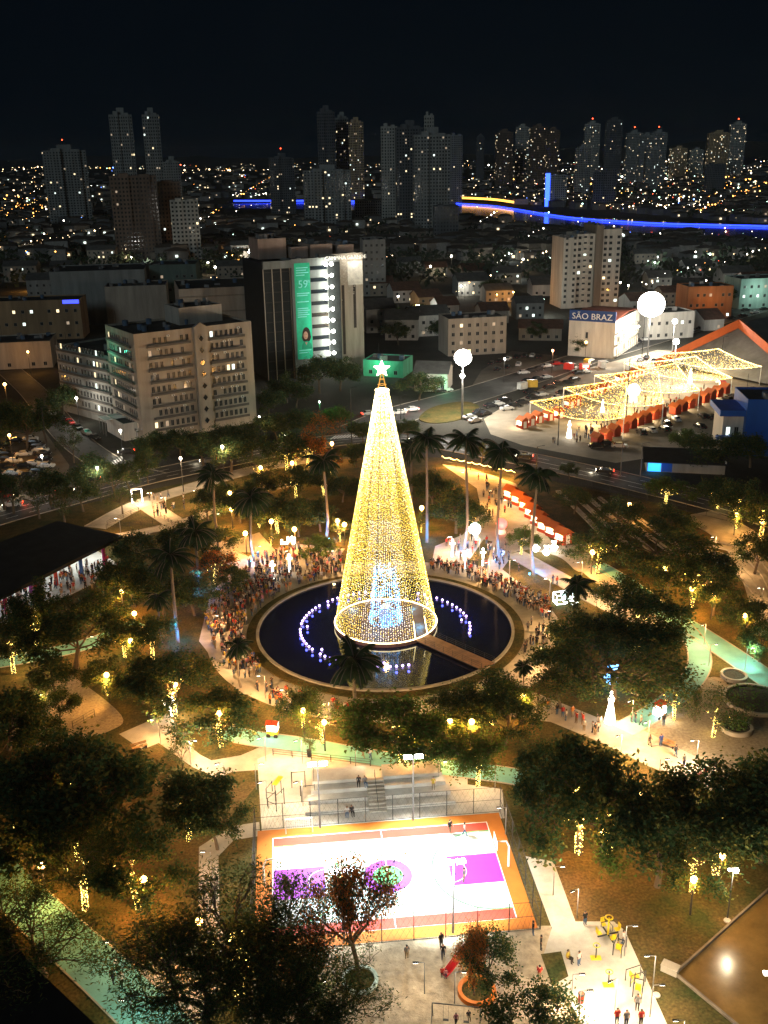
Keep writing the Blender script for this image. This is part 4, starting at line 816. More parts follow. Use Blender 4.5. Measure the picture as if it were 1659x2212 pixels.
# tall flood masts of the square
fw_ = M('mast glare lamp', (1, 1, 1), .4, 0, emit=26., ecol=(1., .96, .84))
def mast(lab, px, yb, r, power, n, c=NEUT):  # head swollen into a ball of lamps, its shape imitating glare
    p = G(px[0], yb); z = Zat(p, px[1]); p = G(px[0], px[1], z); t = thing('flood_mast', lab, 'flood mast', (p.x, p.y, 0))
    MB().tube([(0, 0, 0), (0, 0, z - r * .5)], [.32, .18], 8).build('pole', steel, t)
    MB().lathe([(r * .7, z - .1), (r * .75, z), (r * .7, z + .1), (r * .65, z), (r * .7, z - .1)], 18).build('head_ring', steel, t)
    hm = MB().lathe([(.05, -.5), (.34, -.45), (.5, .15), (.55, .3), (.05, .32)], 8, 0); hm = hm.mesh('floodlight', [fw_])
    for k in range(n):
        a = k * 2.39996; zz = 1 - 2 * (k + .5) / n; rr = math.sqrt(1 - zz * zz)
        o = inst('floodlight', hm, t, (r * .82 * rr * math.cos(a), r * .82 * rr * math.sin(a), z + r * .75 * zz), 0, r * .42)
        o.rotation_euler = (math.acos(zz) * .9, 0, a + math.pi / 2)
    light(t, (0, 0, z - r - .4), power, c, 1.2); return t
mast('tallest mast whose floodlights glare as a white ball', (1407, 657), 772, 4.9, 44000, 90)
mast('flood mast with white glaring head on the traffic island', (1000, 772), 905, 2.5, 46000, 50)
mast('shorter mast right of the tallest, upper glare', (1458, 694), 765, 1., 15000, 20)
mast('shorter mast over the nets, lower glare', (1461, 738), 832, 1., 15000, 20)
mast('small mast close behind the traffic island mast', (999, 812), 905, .7, 5000, 14)
for x, yt, yb, lb in ((1205, 868, 962, 'tall bare pole at the left end of the nets'), (1352, 775, 905, 'tall bare pole in the middle of the nets'), (1556, 728, 800, 'tall bare pole before the hall roof'), (1340, 955, 1030, 'pale pole beside the avenue, left of its twin'), (1383, 958, 1030, 'pale pole beside the avenue, right of its twin'), (1158, 965, 1040, 'thin pole on the avenue by the palms'), (760, 838, 960, 'thin street pole left of the cone'), (300, 930, 985, 'white street pole at the office corner'), (102, 880, 975, 'dark street pole beside the left car park'), (866, 855, 905, 'wooden street pole right of the cone'), (1386, 680, 780, 'second slim pole beside the tallest mast')):
    p = G(x, yb); z = Zat(p, yt); o = MB().tube([(0, 0, 0), (0, 0, z)], [.16, .09], 6).tube([(0, 0, z), (1.3, 0, z + .3)], .05, 5).box((1.4, 0, z + .28), (.6, .2, .1)).build('street_pole', steel if 'pale' in lb or 'white' in lb else dark); o.location = (p.x, p.y, 0); tag(o, lb, 'pole')
# sagging nets of bulbs strung over the square
netm = M('net bulb gold', (1, .75, .2), .5, 0, emit=2.6, ecol=(1., .62, .09)); netw = M('net bulb white', (1, .95, .8), .5, 0, emit=3.6, ecol=(1., .80, .35))
def c6(x, y, z=0): return G(1106.4 + x / 3., 587.6 + y / 3., z)
for i, (l, pk_, r, lb) in enumerate((((118, 840), (745, 715), (725, 940), 'nearest'), ((335, 750), (945, 640), (980, 850), 'second nearest'), ((535, 670), (1060, 590), (1215, 765), 'middle'), ((728, 590), (1190, 545), (1425, 685), 'second farthest'), ((893, 525), (1338, 497), (1615, 612), 'farthest'))):
    zl, zp = 6.2, 9.; A, B, C_ = c6(*l, zl), c6(*pk_, zp), c6(*r, zl)
    t = thing('light_net', '%s sagging net of golden lights over the market square' % lb, 'light net', (A.x, A.y, 0)); O = Vector((A.x, A.y, 0))
    for P_, z in ((A, zl), (C_, zl)): MB().tube([(P_.x - O.x, P_.y - O.y, 0), (P_.x - O.x, P_.y - O.y, z)], .14, 6).build('post', white, t)
    def S(u, v):                                     # u along left>right, v towards the peak
        base = A.lerp(C_, u); p = base.lerp(B, v); sag = 2.6 * 4 * u * (1 - u) * (1 - v) + 3.2 * v * (1 - v) * (1 - .35 * abs(2 * u - 1)); p = p - O; p.z -= sag; return p
    b = MB(); q = R
    for j in range(26):
        v = j / 25.
        n = int((110 if v < .25 else 80) * (1 - v)) + 3
        for k in range(n):
            u_ = q.random() ** 2.4 * .5; u_ = u_ if q.random() < .5 else 1 - u_
            b.octa(S(u_, min(1, v + q.random() * .03)), q.uniform(.06, .11), 1 if q.random() < .12 + .1 * i else 0)
    for k in range(260):
        s_ = k / 259.
        for e_ in (S(0, s_), S(1, s_), S(s_, 0)): b.octa(e_ + Vector((q.gauss(0, .06), q.gauss(0, .06), q.gauss(0, .06))), .11, 1 if q.random() < .3 + .1 * i else 0)
    tag(b.build('bulbs', [netm, netw], t), kind='stuff')
    b = MB()
    for k in range(15): b.tube([S(k / 14., v / 8.) for v in range(9)], .012, 3)
    for v in range(6): b.tube([S(k / 10., v / 6.) for k in range(11)], .012, 3)
    b.build('wires', dark, t)
    m_ = S(.5, .3); light(t, (m_.x, m_.y, m_.z - 1.), 5200, (1., .66, .28), .4)
# ------------------------------------------------------------------ huts
hr = M('hut red', (.42, .055, .02), .7, .2, .6); hro = M('hut roof', (.42, .10, .02), .8, .2, .6); hin = M('hut interior light', (1, .85, .6), .5, 0, emit=1.1, ecol=(1., .7, .4))
hm_w = MB().bb(-1.3, 1.3, -1.1, 1.1, 0, 2.3).mesh('wall', hr); hm_r = MB().gable(-1.3, 1.3, -1.1, 1.1, 2.32, .85, .3, .1)
hm_r.face([(-1.3, -1.1, 2.3), (-1.3, 0, 3.1), (-1.3, 1.1, 2.3)]).face([(1.3, -1.1, 2.3), (1.3, 1.1, 2.3), (1.3, 0, 3.1)]); hm_r = hm_r.mesh('roof', hro)
hm_o = MB().bb(-1., 1., -1.16, -1.11, 1., 1.95).mesh('hatch', hin); hm_c = MB().bb(-1.1, 1.1, -1.45, -1.11, .9, .99).mesh('counter', white); hm_d = MB().bb(1.31, 1.35, -.5, .5, .1, 2.).mesh('door', white)
def hut(p, rz, lab, lit):
    t = thing('market_hut', lab, 'hut', p, rz, order=True); inst('wall', hm_w, t); inst('roof', hm_r, t); inst('counter', hm_c, t); inst('door', hm_d, t); inst('hatch', hm_o, t)
    if lit: light(t, (0, -1.7, 1.9), lit, WARM, .15)
    return t
for k, (x, y) in enumerate(((550, 1100), (608, 1070), (662, 1042), (716, 1016), (770, 990), (815, 972), (865, 955), (915, 932), (960, 915), (1055, 900), (1100, 880), (1145, 862), (1190, 843), (1240, 825), (1285, 802), (1330, 787), (1380, 765))): hut(c6(x, y + 18), rad(118), 'red market hut in the right row under the nets', 650 if k % 2 == 0 else 0)
for k, (x, y) in enumerate(((65, 990), (115, 972), (165, 955), (235, 940), (300, 925), (370, 860), (410, 843), (520, 782), (565, 765), (605, 748), (695, 700), (745, 682), (790, 667), (835, 655))): hut(c6(x, y + 18), rad(-62), 'red market hut in the left row of the square', 650 if k % 2 == 0 else 0)
for k, (x, y) in enumerate(((1104, 1078), (1121, 1090), (1138, 1103), (1150, 1118), (1163, 1133), (1178, 1148), (1196, 1158), (1216, 1172))): hut(G(x, y), rad(-55), 'bright red hut in the festive park row behind the palms', 260)
tents = ((1075, 1002), (1010, 1006))
for k, (x, y) in enumerate(((1262, 800), (1268, 790), (1300, 795), (1228, 800), (1150, 838), (1128, 842), (1560, 840))):
    p = G(x, y); t = thing('food_stall', 'small food trailer with awning at the edge of the square', 'stall', p, rad(20 + 40 * k), order=True)
    cm = (M('stall red', (.5, .04, .03)), M('stall yellow', (.55, .35, .05)), M('stall white', (.6, .6, .58)))[k % 3]
    MB().bb(-1.6, 1.6, -.9, .9, .4, 2.5).build('body', cm, t); MB().face([(-1.7, -.9, 2.6), (-1.7, -2.3, 2.15), (1.7, -2.3, 2.15), (1.7, -.9, 2.6)]).build('awning', white, t); MB().bb(-1.2, 1.2, -.96, -.91, 1.2, 2.1).build('hatch', hin, t)
    for sx in (-.9, .9):
        for sy in (-.75, .75): MB().tube([(sx, sy - .08, .28), (sx, sy + .08, .28)], .28, 10).build('wheel', black, t)
    light(t, (0, -1.6, 2.), 260, NEUT, .2)
# ------------------------------------------------------------------ trees
def LEAF(name, c, tr=.4, scale=9.):
    m = M(name, c, .9, .6, scale, spec=.1); n = m.node_tree.nodes; l = m.node_tree.links; b = n['Principled BSDF']; out = n['Material Output']
    t_ = n.new('ShaderNodeBsdfTranslucent'); mx = n.new('ShaderNodeMixShader'); mx.inputs[0].default_value = tr
    l.new(b.inputs['Base Color'].links[0].from_socket, t_.inputs['Color']); l.new(b.outputs[0], mx.inputs[1]); l.new(t_.outputs[0], mx.inputs[2]); l.new(mx.outputs[0], out.inputs['Surface']); return m
bark = M('bark', (.10, .075, .05), .95, .3, 3.); leafD = LEAF('leaf dark', (.036, .075, .03)); leafM = LEAF('leaf olive', (.10, .105, .028)); leafG = LEAF('leaf green', (.06, .12, .025)); leafO = LEAF('leaf orange lit', (.36, .11, .02)); palmL = LEAF('palm leaf', (.02, .042, .02), .2); barkP = M('palm bark', (.15, .125, .10), .9, .25, 1.5)  # russet leaves have orange lamplight put into their colour
fairy = M('fairy bulb', (1, .8, .3), .5, 0, emit=7., ecol=(1., .72, .16))
def make_tree(seed, kind):
    """unit tree: height 1, crown diameter about 1 wide for broad kinds"""
    q = random.Random(seed); tr = MB(); cr_ = MB(); fa = MB(); tips = []
    P_ = dict(broad=(.30, 6, .30, .62, 62, .043), sparse=(.26, 5, .36, .5, 24, .034), airy=(.24, 6, .36, .5, 90, .028), umbrella=(.34, 7, .42, .3, 44, .036), fine=(.22, 7, .36, .5, 64, .034))[kind]
    fk, nl, spread, rise, nleaf, ls = P_
    lean = (q.uniform(-.05, .05), q.uniform(-.05, .05))
    top = Vector((lean[0], lean[1], fk)); tr.tube([(0, 0, 0), (lean[0] * .3, lean[1] * .3, fk * .5), top], [.030, .024, .022], 7)
    for k in range(110):
        z = fk * (k + q.random()) / 110.; a = q.random() * 6.28; fa.octa((lean[0] * z / fk * .6 + .027 * math.cos(a), lean[1] * z / fk * .6 + .027 * math.sin(a), z), .0052)
    def grow(p, d, ln, r, lev):
        e = p + d * ln; mid = p.lerp(e, .5) + Vector((q.gauss(0, .06), q.gauss(0, .06), q.gauss(0, .03))) * ln
        tr.tube([p, mid, e], [r, r * .8, r * .6], 5 if lev < 2 else 3, 0, False)
        if lev < 2:
            for k in range(10 if lev == 0 else 4):
                v = k / 10.; c = p.lerp(mid, v * 1.2 if v < .8 else 1); a = k * 1.3; fa.octa(c + Vector((math.cos(a), math.sin(a), 0)) * r * 1.15, .0050)
        if lev >= 3: tips.append(e); return
        for k in range(3 if lev < 2 else 2):
            nd = (d + Vector((q.gauss(0, .55), q.gauss(0, .55), q.gauss(.05, .35)))).normalized()
            if kind == 'umbrella' and lev > 0: nd.z *= .35; nd.normalize()
            grow(e, nd, ln * q.uniform(.6, .85), r * .6, lev + 1)
        if lev >= 1: tips.append(e)
    for k in range(nl):
        a = 2 * math.pi * (k + q.uniform(-.3, .3)) / nl; el = q.uniform(.25, .8) if kind != 'umbrella' else q.uniform(.1, .35)
        if k == 0 and kind != 'umbrella': el = 1.4
        d = Vector((math.cos(a) * math.cos(el), math.sin(a) * math.cos(el), math.sin(el) * (1.1 if kind != 'umbrella' else .9) + .1)).normalized()
        grow(top, d, .20 * (1.15 if kind == 'umbrella' else 1) * q.uniform(.85, 1.15), .014, 0)
    for tpt in tips:
        if q.random() < (.33 if kind != 'sparse' else .3): continue
        cl = q.uniform(.035, .07) * (1. if kind != 'umbrella' else 1.1)
        for _ in range(int(nleaf * q.uniform(.6, 1.3))):
            c = tpt + Vector((q.gauss(0, cl), q.gauss(0, cl), q.gauss(0, cl * (.75 if kind != 'umbrella' else .35))))
            a1 = Vector((q.gauss(0, 1), q.gauss(0, 1), q.gauss(0, .6))).normalized(); a2 = a1.cross(Vector((q.gauss(0, 1), q.gauss(0, 1), q.gauss(0, 1)))).normalized(); s_ = ls * q.uniform(.55, 1.1)
            if kind == 'fine': a2 *= .4
            cr_.face([c, c + a1 * s_ * .5 + a2 * s_ * .28, c + a1 * s_, c + a1 * s_ * .5 - a2 * s_ * .28], 0 if q.random() < .62 else 1)
    mz = max(v[2] for v in cr_.v); rx = sorted(math.hypot(v[0], v[1]) for v in cr_.v)[int(len(cr_.v) * .93)]
    for mb in (tr, cr_, fa): mb.v = [(v[0] / rx * .5, v[1] / rx * .5, v[2] / mz) for v in mb.v]
    return tr, cr_, fa
TREES = {}
for kind, n in (('broad', 4), ('airy', 1), ('sparse', 3), ('umbrella', 2), ('fine', 2)):
    for i in range(n):
        tr, cr_, fa = make_tree(100 * n + 7 * i + len(kind), kind); tm = tr.mesh('trunk', bark)
        TREES[(kind, i)] = (tm, {c: cr_.mesh('crown', ms) for c, ms in (('d', [leafD, leafM]), ('g', [leafG, leafM]), ('o', [leafO, leafD]))}, fa.mesh('fairy_lights', fairy))
LM = (('the round pool', 833, 1372), ('the basketball court', 840, 1900), ('the dark pavilion', 120, 1210), ('the playground sand', 900, 2110), ('the gym equipment', 1330, 2090), ('the polished rink', 1580, 2090), ('the bleachers', 830, 1720), ('the red park huts', 1160, 1110), ('the terraced walk', 1580, 1200), ('the market square', 1330, 900), ('the office block', 330, 850), ('the left car park', 50, 1010), ('the gravel court', 150, 1530), ('the black corner roof', 120, 2110), ('the round planters', 1600, 1500), ('the avenue', 560, 990), ('the park entrance', 320, 1110), ('the glowing cubes', 1215, 1300), ('the crossing cycle paths', 1500, 1400), ('the banner tower', 720, 810))
def where(x, y):
    n, lx, ly = min(LM, key=lambda q: math.hypot((q[1] - x), (q[2] - y) * 1.3)); dx, dy = x - lx, (y - ly) * 1.5
    return ('left of ' if dx < 0 else 'right of ') + n if abs(dx) > abs(dy) else ('behind ' if dy < 0 else 'in front of ') + n
KN = dict(broad='dense', sparse='sparse', airy='airy', umbrella='spreading', fine='feathery')
def tree(x, y, h, dia, kind='broad', c='d', fl=False, var=None):
    h *= 1.12; dia *= {'broad': 1.12, 'umbrella': 1.08, 'airy': 1, 'sparse': 1.1, 'fine': 1.15}[kind]
    p = G(x, y); i = (var if var is not None else R.randrange(9)) % {'broad': 4, 'airy': 1, 'sparse': 3, 'umbrella': 2, 'fine': 2}[kind]
    t = thing('leafy_tree', '%s %s %stree %s' % ('big' if dia > 10 else 'small' if dia < 5.5 else 'medium', KN[kind], {'d': 'dark ', 'g': 'green ', 'o': 'orange-lit '}[c], ('with golden trunk lights ' if fl else '') + where(x, y)), 'tree', p, R.random() * 6.28, 'park and street trees', True)
    a, b, f_ = TREES[(kind, i)]; s_ = (dia, dia, h)
    inst('trunk', a, t, None, 0, s_); inst('crown', b[c], t, None, 0, s_)
    if fl: tag(inst('fairy_lights', f_, t, None, 0, s_), kind='stuff'); light(t, (0, -dia * .05 - .5, h * .17), 60, (1., .66, .18), .3)
    return t
TL = [(190, 1872, 13, 15), (80, 1905, 12, 13), (300, 1965, 9, 9.5, 'broad', 'd', 1), (185, 1965, 10, 9, 'fine', 'd', 1), (165, 1850, 8, 7, 'broad', 'd', 1), (35, 1815, 9, 9, 'broad', 'd', 1), (-10, 1700, 11, 11), (408, 1815, 8.5, 8.5, 'broad', 'd', 1), (470, 1835, 7.5, 6.5, 'broad'), (478, 1612, 7.5, 9.5, 'broad', 'd', 1), (395, 1662, 4, 3.6, 'sparse'), (520, 2165, 12.5, 13, 'fine', 'd', 1), (445, 2240, 11, 13, 'fine'), (590, 2230, 7, 10, 'fine'), (700, 2255, 7, 10, 'fine'), (632, 2062, 9, 8, 'sparse', 'd'), (775, 2112, 12.8, 9.5, 'airy', 'o', 0, 0), (1024, 2155, 8.2, 3.7, 'airy', 'o'), (1056, 2146, 6.4, 5.2, 'broad'), (1160, 2290, 7, 7.5, 'broad'), (95, 2110, 8, 12, 'fine'), (20, 2045, 7, 9, 'fine'),
      (1250, 1842, 13, 13, 'broad', 'd', 1), (1170, 1835, 10, 7.5), (1316, 1852, 9, 10, 'broad', 'g', 1), (1420, 1915, 11, 11.5, 'broad'), (1495, 1928, 8, 9, 'broad', 'd', 1), (1545, 1888, 11, 12, 'broad', 'd', 1), (1640, 1860, 12, 13), (1600, 1840, 8, 9, 'broad', 'g', 1), (1700, 1830, 11, 12), (1325, 1510, 9, 20, 'umbrella'), (1280, 1500, 8, 15, 'umbrella'), (1375, 1410, 10.5, 14, 'broad', 'd', 1), (1300, 1430, 8, 9, 'broad'), (1400, 1238, 9, 22, 'umbrella'), (1290, 1240, 8.5, 14, 'umbrella', 'd', 1), (1493, 1310, 9, 13, 'umbrella', 'd', 1), (1437, 1090, 6, 9.5, 'broad', 'g', 1), (1590, 1142, 10, 10, 'broad', 'd', 1), (1642, 1165, 10, 11, 'broad', 'd', 1), (1612, 1372, 6, 7.5, 'broad'), (1455, 1555, 6.5, 7, 'sparse', 'd', 1), (1540, 1592, 7, 8, 'sparse', 'd', 1), (1500, 1560, 5.5, 5, 'sparse'), (1210, 1530, 6, 8, 'sparse'), (1160, 1545, 5, 6, 'sparse'),
      (870, 1655, 9, 12.5, 'broad', 'g', 1), (938, 1668, 7.5, 8, 'broad', 'g', 1), (1032, 1698, 6.5, 7.5, 'broad', 'g', 1), (1062, 1565, 8, 8.5, 'broad', 'd', 1), (1090, 1610, 7, 8, 'broad'), (655, 1572, 5.5, 6.5, 'broad', 'd', 1), (697, 1606, 7., 7, 'sparse', 'g', 1), (670, 1628, 4, 3.5, 'sparse'), (960, 1590, 6, 7, 'broad'), (290, 1312, 9, 9.5), (355, 1330, 9, 9), (420, 1330, 7, 8), (165, 1446, 9, 14), (30, 1455, 9, 9, 'broad', 'd', 1), (80, 1400, 7, 8, 'broad', 'd', 1), (378, 1548, 8.5, 12, 'broad', 'd', 1), (310, 1520, 7, 8), (232, 1502, 5.5, 6, 'broad', 'd', 1), (270, 1420, 6, 7, 'broad', 'd', 1), (52, 1560, 5, 6, 'sparse', 'g'), (95, 1625, 5, 6.5, 'broad'), (463, 1262, 6.5, 7, 'broad', 'o', 1), (505, 1285, 5, 5.5, 'broad'), (600, 1152, 8, 9.5, 'broad', 'd', 1), (645, 1160, 8, 9), (692, 1148, 7, 8, 'broad'), (560, 1140, 6, 7, 'broad', 'd', 1), (690, 1208, 4.5, 6.5, 'broad', 'g'), (735, 1170, 5, 4.5, 'sparse', 'd', 1), (585, 1180, 3.5, 3, 'sparse', 'd', 1),
      (985, 1152, 9, 10.5, 'broad'), (935, 1110, 9, 8), (1018, 1160, 7, 6, 'broad', 'd', 1), (1125, 1198, 5.5, 6, 'broad', 'g', 1), (910, 1150, 4, 3.5, 'sparse', 'g', 1), (620, 1015, 9, 10, 'broad', 'd', 1), (665, 1008, 8, 9, 'broad', 'o', 1), (560, 1045, 7, 8, 'sparse', 'd', 1), (500, 1020, 9, 11), (440, 1010, 9, 10), (390, 995, 8, 9), (350, 990, 7, 8), (545, 985, 9, 10), (600, 955, 8, 9), (700, 965, 9, 10, 'sparse', 'o'), (735, 935, 7, 8, 'broad', 'g'), (650, 945, 8, 10), (770, 1010, 6, 7), (715, 1025, 6, 6, 'sparse', 'o', 1), (640, 1010, 5, 5, 'sparse', 'd', 1),
      (60, 972, 12, 12), (20, 955, 11, 12), (100, 955, 11, 10), (140, 905, 10, 9), (210, 1070, 10, 10), (250, 1075, 8, 9, 'sparse'), (320, 1045, 9, 5.5), (160, 1000, 9, 7, 'sparse'), (30, 1110, 9, 10, 'sparse'), (85, 1120, 9, 9, 'sparse'), (140, 1130, 8, 8, 'sparse'), (180, 1105, 8, 8), (265, 1110, 6, 7, 'sparse'), (690, 850, 12, 13), (735, 845, 11, 12), (905, 865, 9, 13), (880, 955, 6, 7), (840, 950, 6, 6), (785, 960, 6, 7), (1245, 768, 8, 7), (1560, 665, 11, 14), (1520, 1010, 8, 14), (1480, 985, 7, 7, 'broad', 'g'), (1230, 1035, 4, 4), (1620, 1010, 8, 10), (640, 880, 8, 9), (580, 900, 8, 9), (840, 700, 9, 12), (910, 700, 9, 10), (960, 740, 9, 14), (1000, 745, 7, 10), (860, 745, 9, 12), (1070, 740, 7, 9), (1160, 735, 7, 9), (1060, 640, 9, 12), (620, 870, 9, 9), (540, 1110, 7, 7), (470, 1215, 7, 7), (120, 1500, 6, 6), (250, 1760, 9, 10), (120, 1770, 10, 11), (20, 1620, 9, 10), (1180, 1740, 8, 8), (560, 2225, 9, 10, 'fine'), (660, 2245, 8, 10, 'fine'), (380, 2160, 9, 9, 'fine'), (820, 1020, 6, 7), (1350, 1340, 8, 9), (1440, 1290, 8, 10, 'umbrella'), (1530, 1270, 7, 9), (1100, 1560, 6, 7, 'broad', 'g'), (1010, 1590, 6, 7), (450, 1130, 7, 8), (520, 1130, 7, 8), (400, 1215, 8, 8), (300, 1240, 8, 9), (480, 1100, 6, 7, 'broad', 'd', 1), (640, 1075, 7, 8, 'broad', 'd', 1), (560, 1085, 7, 7), (740, 1085, 6, 7), (700, 1070, 6, 7, 'broad', 'd', 1), (100, 1360, 8, 9), (240, 1355, 7, 8), (330, 1425, 7, 8, 'broad', 'd', 1), (130, 1560, 5, 5), (1240, 1110, 6, 7), (1330, 1150, 7, 9), (1450, 1170, 7, 9), (1550, 1100, 7, 8, 'broad', 'd', 1), (1250, 1420, 8, 9), (1200, 1480, 6, 7), (1540, 1330, 6, 7), (1630, 1240, 8, 8), (1640, 1430, 6, 7), (330, 1010, 8, 8), (480, 985, 8, 9), (280, 1060, 7, 8), (110, 1090, 8, 9), (10, 1100, 8, 9), (860, 1085, 5, 5), (1040, 1000, 5, 5), (960, 1095, 6, 7), (780, 1085, 5, 6)]
for q in TL: tree(*q)
# royal palms
def make_palm(seed):
    q = random.Random(seed); tk = MB(); cr_ = MB()
    tk.tube([(0, 0, 0), (.05, 0, .25), (.03, 0, .6), (0, 0, .9), (0, 0, 1.)], [.024, .022, .02, .016, .013], 8)
    for k in range(24):
        a = 2.4 * k; el = q.uniform(-.25, 1.1); L = .29 * q.uniform(.85, 1.1); prev = Vector((0, 0, .985)); d = Vector((math.cos(a) * math.cos(el), math.sin(a) * math.cos(el), math.sin(el))); pts = [prev]
        for j in range(9):
            d = (d + Vector((0, 0, -.17))).normalized(); prev = prev + d * L / 9; pts.append(prev)
        cr_.tube(pts, [.004] * 9 + [.001], 3, 1, False); side = Vector((-math.sin(a), math.cos(a), 0))
        for j in range(1, 10):
            for m in range(3):
                c = pts[j - 1].lerp(pts[j], m / 3.); t_ = (j + m / 3.) / 10; ll = .095 * math.sin(math.pi * min(1, t_ * .85 + .15)) + .012
                for s_ in (-1, 1):
                    dd = (side * s_ + (pts[j] - pts[j - 1]).normalized() * .5 + Vector((0, 0, -.55 - q.random() * .3))).normalized(); w_ = (pts[j] - pts[j - 1]).normalized() * .0095
                    cr_.face([c - w_, c + w_, c + dd * ll + w_ * .2], 0)
    return tk.mesh('trunk', barkP), cr_.mesh('crown', [palmL, barkP])
PALM = [make_palm(k) for k in range(3)]
upl = M('blue uplighter', (.1, .6, 1), .4, 0, emit=10, ecol=(.05, .5, 1.))
for i, (x, y, yt, blue, lb) in enumerate(((922, 1172, 948, 1, 'tall royal palm nearest the right of the cone, trunk lit blue'), (1003, 1192, 950, 1, 'second royal palm right of the cone, trunk lit blue'), (1078, 1212, 975, 1, 'third royal palm right of the cone, by the red huts'), (1153, 1242, 1022, 1, 'fourth royal palm right of the cone, before the huts'), (1240, 1372, 1262, 0, 'short palm beside the glowing cubes'), (705, 1168, 995, 1, 'royal palm left of the cone in the lit grove'), (470, 1152, 1025, 0, 'royal palm near the park entrance'), (550, 1212, 1075, 1, 'royal palm at the crowd with blue trunk foot'), (432, 1275, 1148, 1, 'royal palm right of the pavilion, blue trunk foot'), (385, 1388, 1200, 1, 'leaning royal palm left of the pool, blue trunk'), (520, 1485, 1395, 0, 'low palm on the plaza left of the pool'), (770, 1598, 1425, 0, 'royal palm standing in front of the pool'), (1128, 1505, 1440, 0, 'small palm right below the footbridge end'), (890, 1100, 965, 0, 'dark palm close behind the cone'), (350, 1390, 1290, 0, 'dark shorter palm left of the leaning palm'))):
    p = G(x, y); h = Zat(p, yt); t = thing('royal_palm', lb, 'palm tree', p, R.random() * 6, 'royal palms of the park'); tk, crn = PALM[i % 3]; wx = 15.5 if h > 9 else h * 1.25
    inst('trunk', tk, t, None, 0, (wx * .8, wx * .8, h)); inst('crown', crn, t, (0, 0, h - wx * .985), 0, wx)
    if blue:
        MB().tube([(.75, 0, .05), (.75, 0, .3)], .14, 8).build('uplighter', upl, t)
        for a in (0, 2.1, 4.2): light(t, (.75 * math.cos(a - t.rotation_euler.z - 1.57), .75 * math.sin(a - t.rotation_euler.z - 1.57), 1.6), 260, (.02, .30, 1.), .1)
        light(t, (.8 * math.cos(-t.rotation_euler.z - 1.57), .8 * math.sin(-t.rotation_euler.z - 1.57), 3.6), 420, (.02, .30, 1.), .1)
# ------------------------------------------------------------------ park lamps
for x, y, k in ((717, 958, 1), (633, 973, 1), (631, 1000, 1), (496, 1065, 1), (530, 1152, 1.2), (563, 1010, 1), (586, 1126, 1), (636, 1143, 1.2), (729, 1125, 1.1), (744, 1133, .8), (911, 1097, 1.1), (290, 1325, 1.3), (282, 1384, 1), (230, 1458, 1), (473, 1541, 1.1), (887, 1588, 1.3), (972, 1558, 1), (1019, 1559, 1.1), (1130, 1503, 1.4), (1280, 1193, 1), (1494, 1272, 1.2), (1541, 1286, 1), (1388, 1716, 1.5), (1302, 1798, .7), (1499, 1900, .7), (1590, 1112, 1), (1646, 1126, 1), (262, 1278, 1), (1437, 1228, .8), (1254, 1771, 1), (378, 1478, .8), (75, 1330, 1), (150, 1690, .8), (310, 1900, .9), (90, 1870, .9), (655, 1535, .8), (700, 1560, .8), (500, 1100, .9), (1610, 1330, .8), (1360, 1090, .8), (430, 1990, .7), (1560, 1850, .4)):
    street_lamp('amber globe lamp glowing %s' % where(x, y), (x, y), 4.3, (2900 if x < 1200 or y < 1690 else 1250) * k, AMBER, globe_a, .36 if y > 1250 else .44, order=True, group='amber park lamps')
led = M('led strip', (1, 1, .95), .4, 0, emit=12, ecol=(1., .95, .82))
def path_lamp(x, y, pw, c=NEUT, z=3.6, order=True):
    p = G(x, y, z); t = thing('path_lamp', 'slim path lamp with angled head %s' % where(x, y), 'path lamp', (p.x, p.y, 0), R.choice((0, .5, math.pi)), 'slim path lamps', True)
    MB().tube([(.7, 0, 0), (.7, 0, z), (0, 0, z + .08)], .05, 6).build('pole', steel, t); MB().box((-.1, 0, z + .06), (.55, .18, .08)).build('lamp_head', dark, t); MB().box((-.1, 0, z + .0), (.45, .14, .03)).build('led_strip', led, t)
    light(t, (-.1, 0, z - .25), pw * (.5 if x > 1200 and y > 1850 else .6 if y > 1950 else 1.1 if y > 1600 else 3.3), c, .15); return t
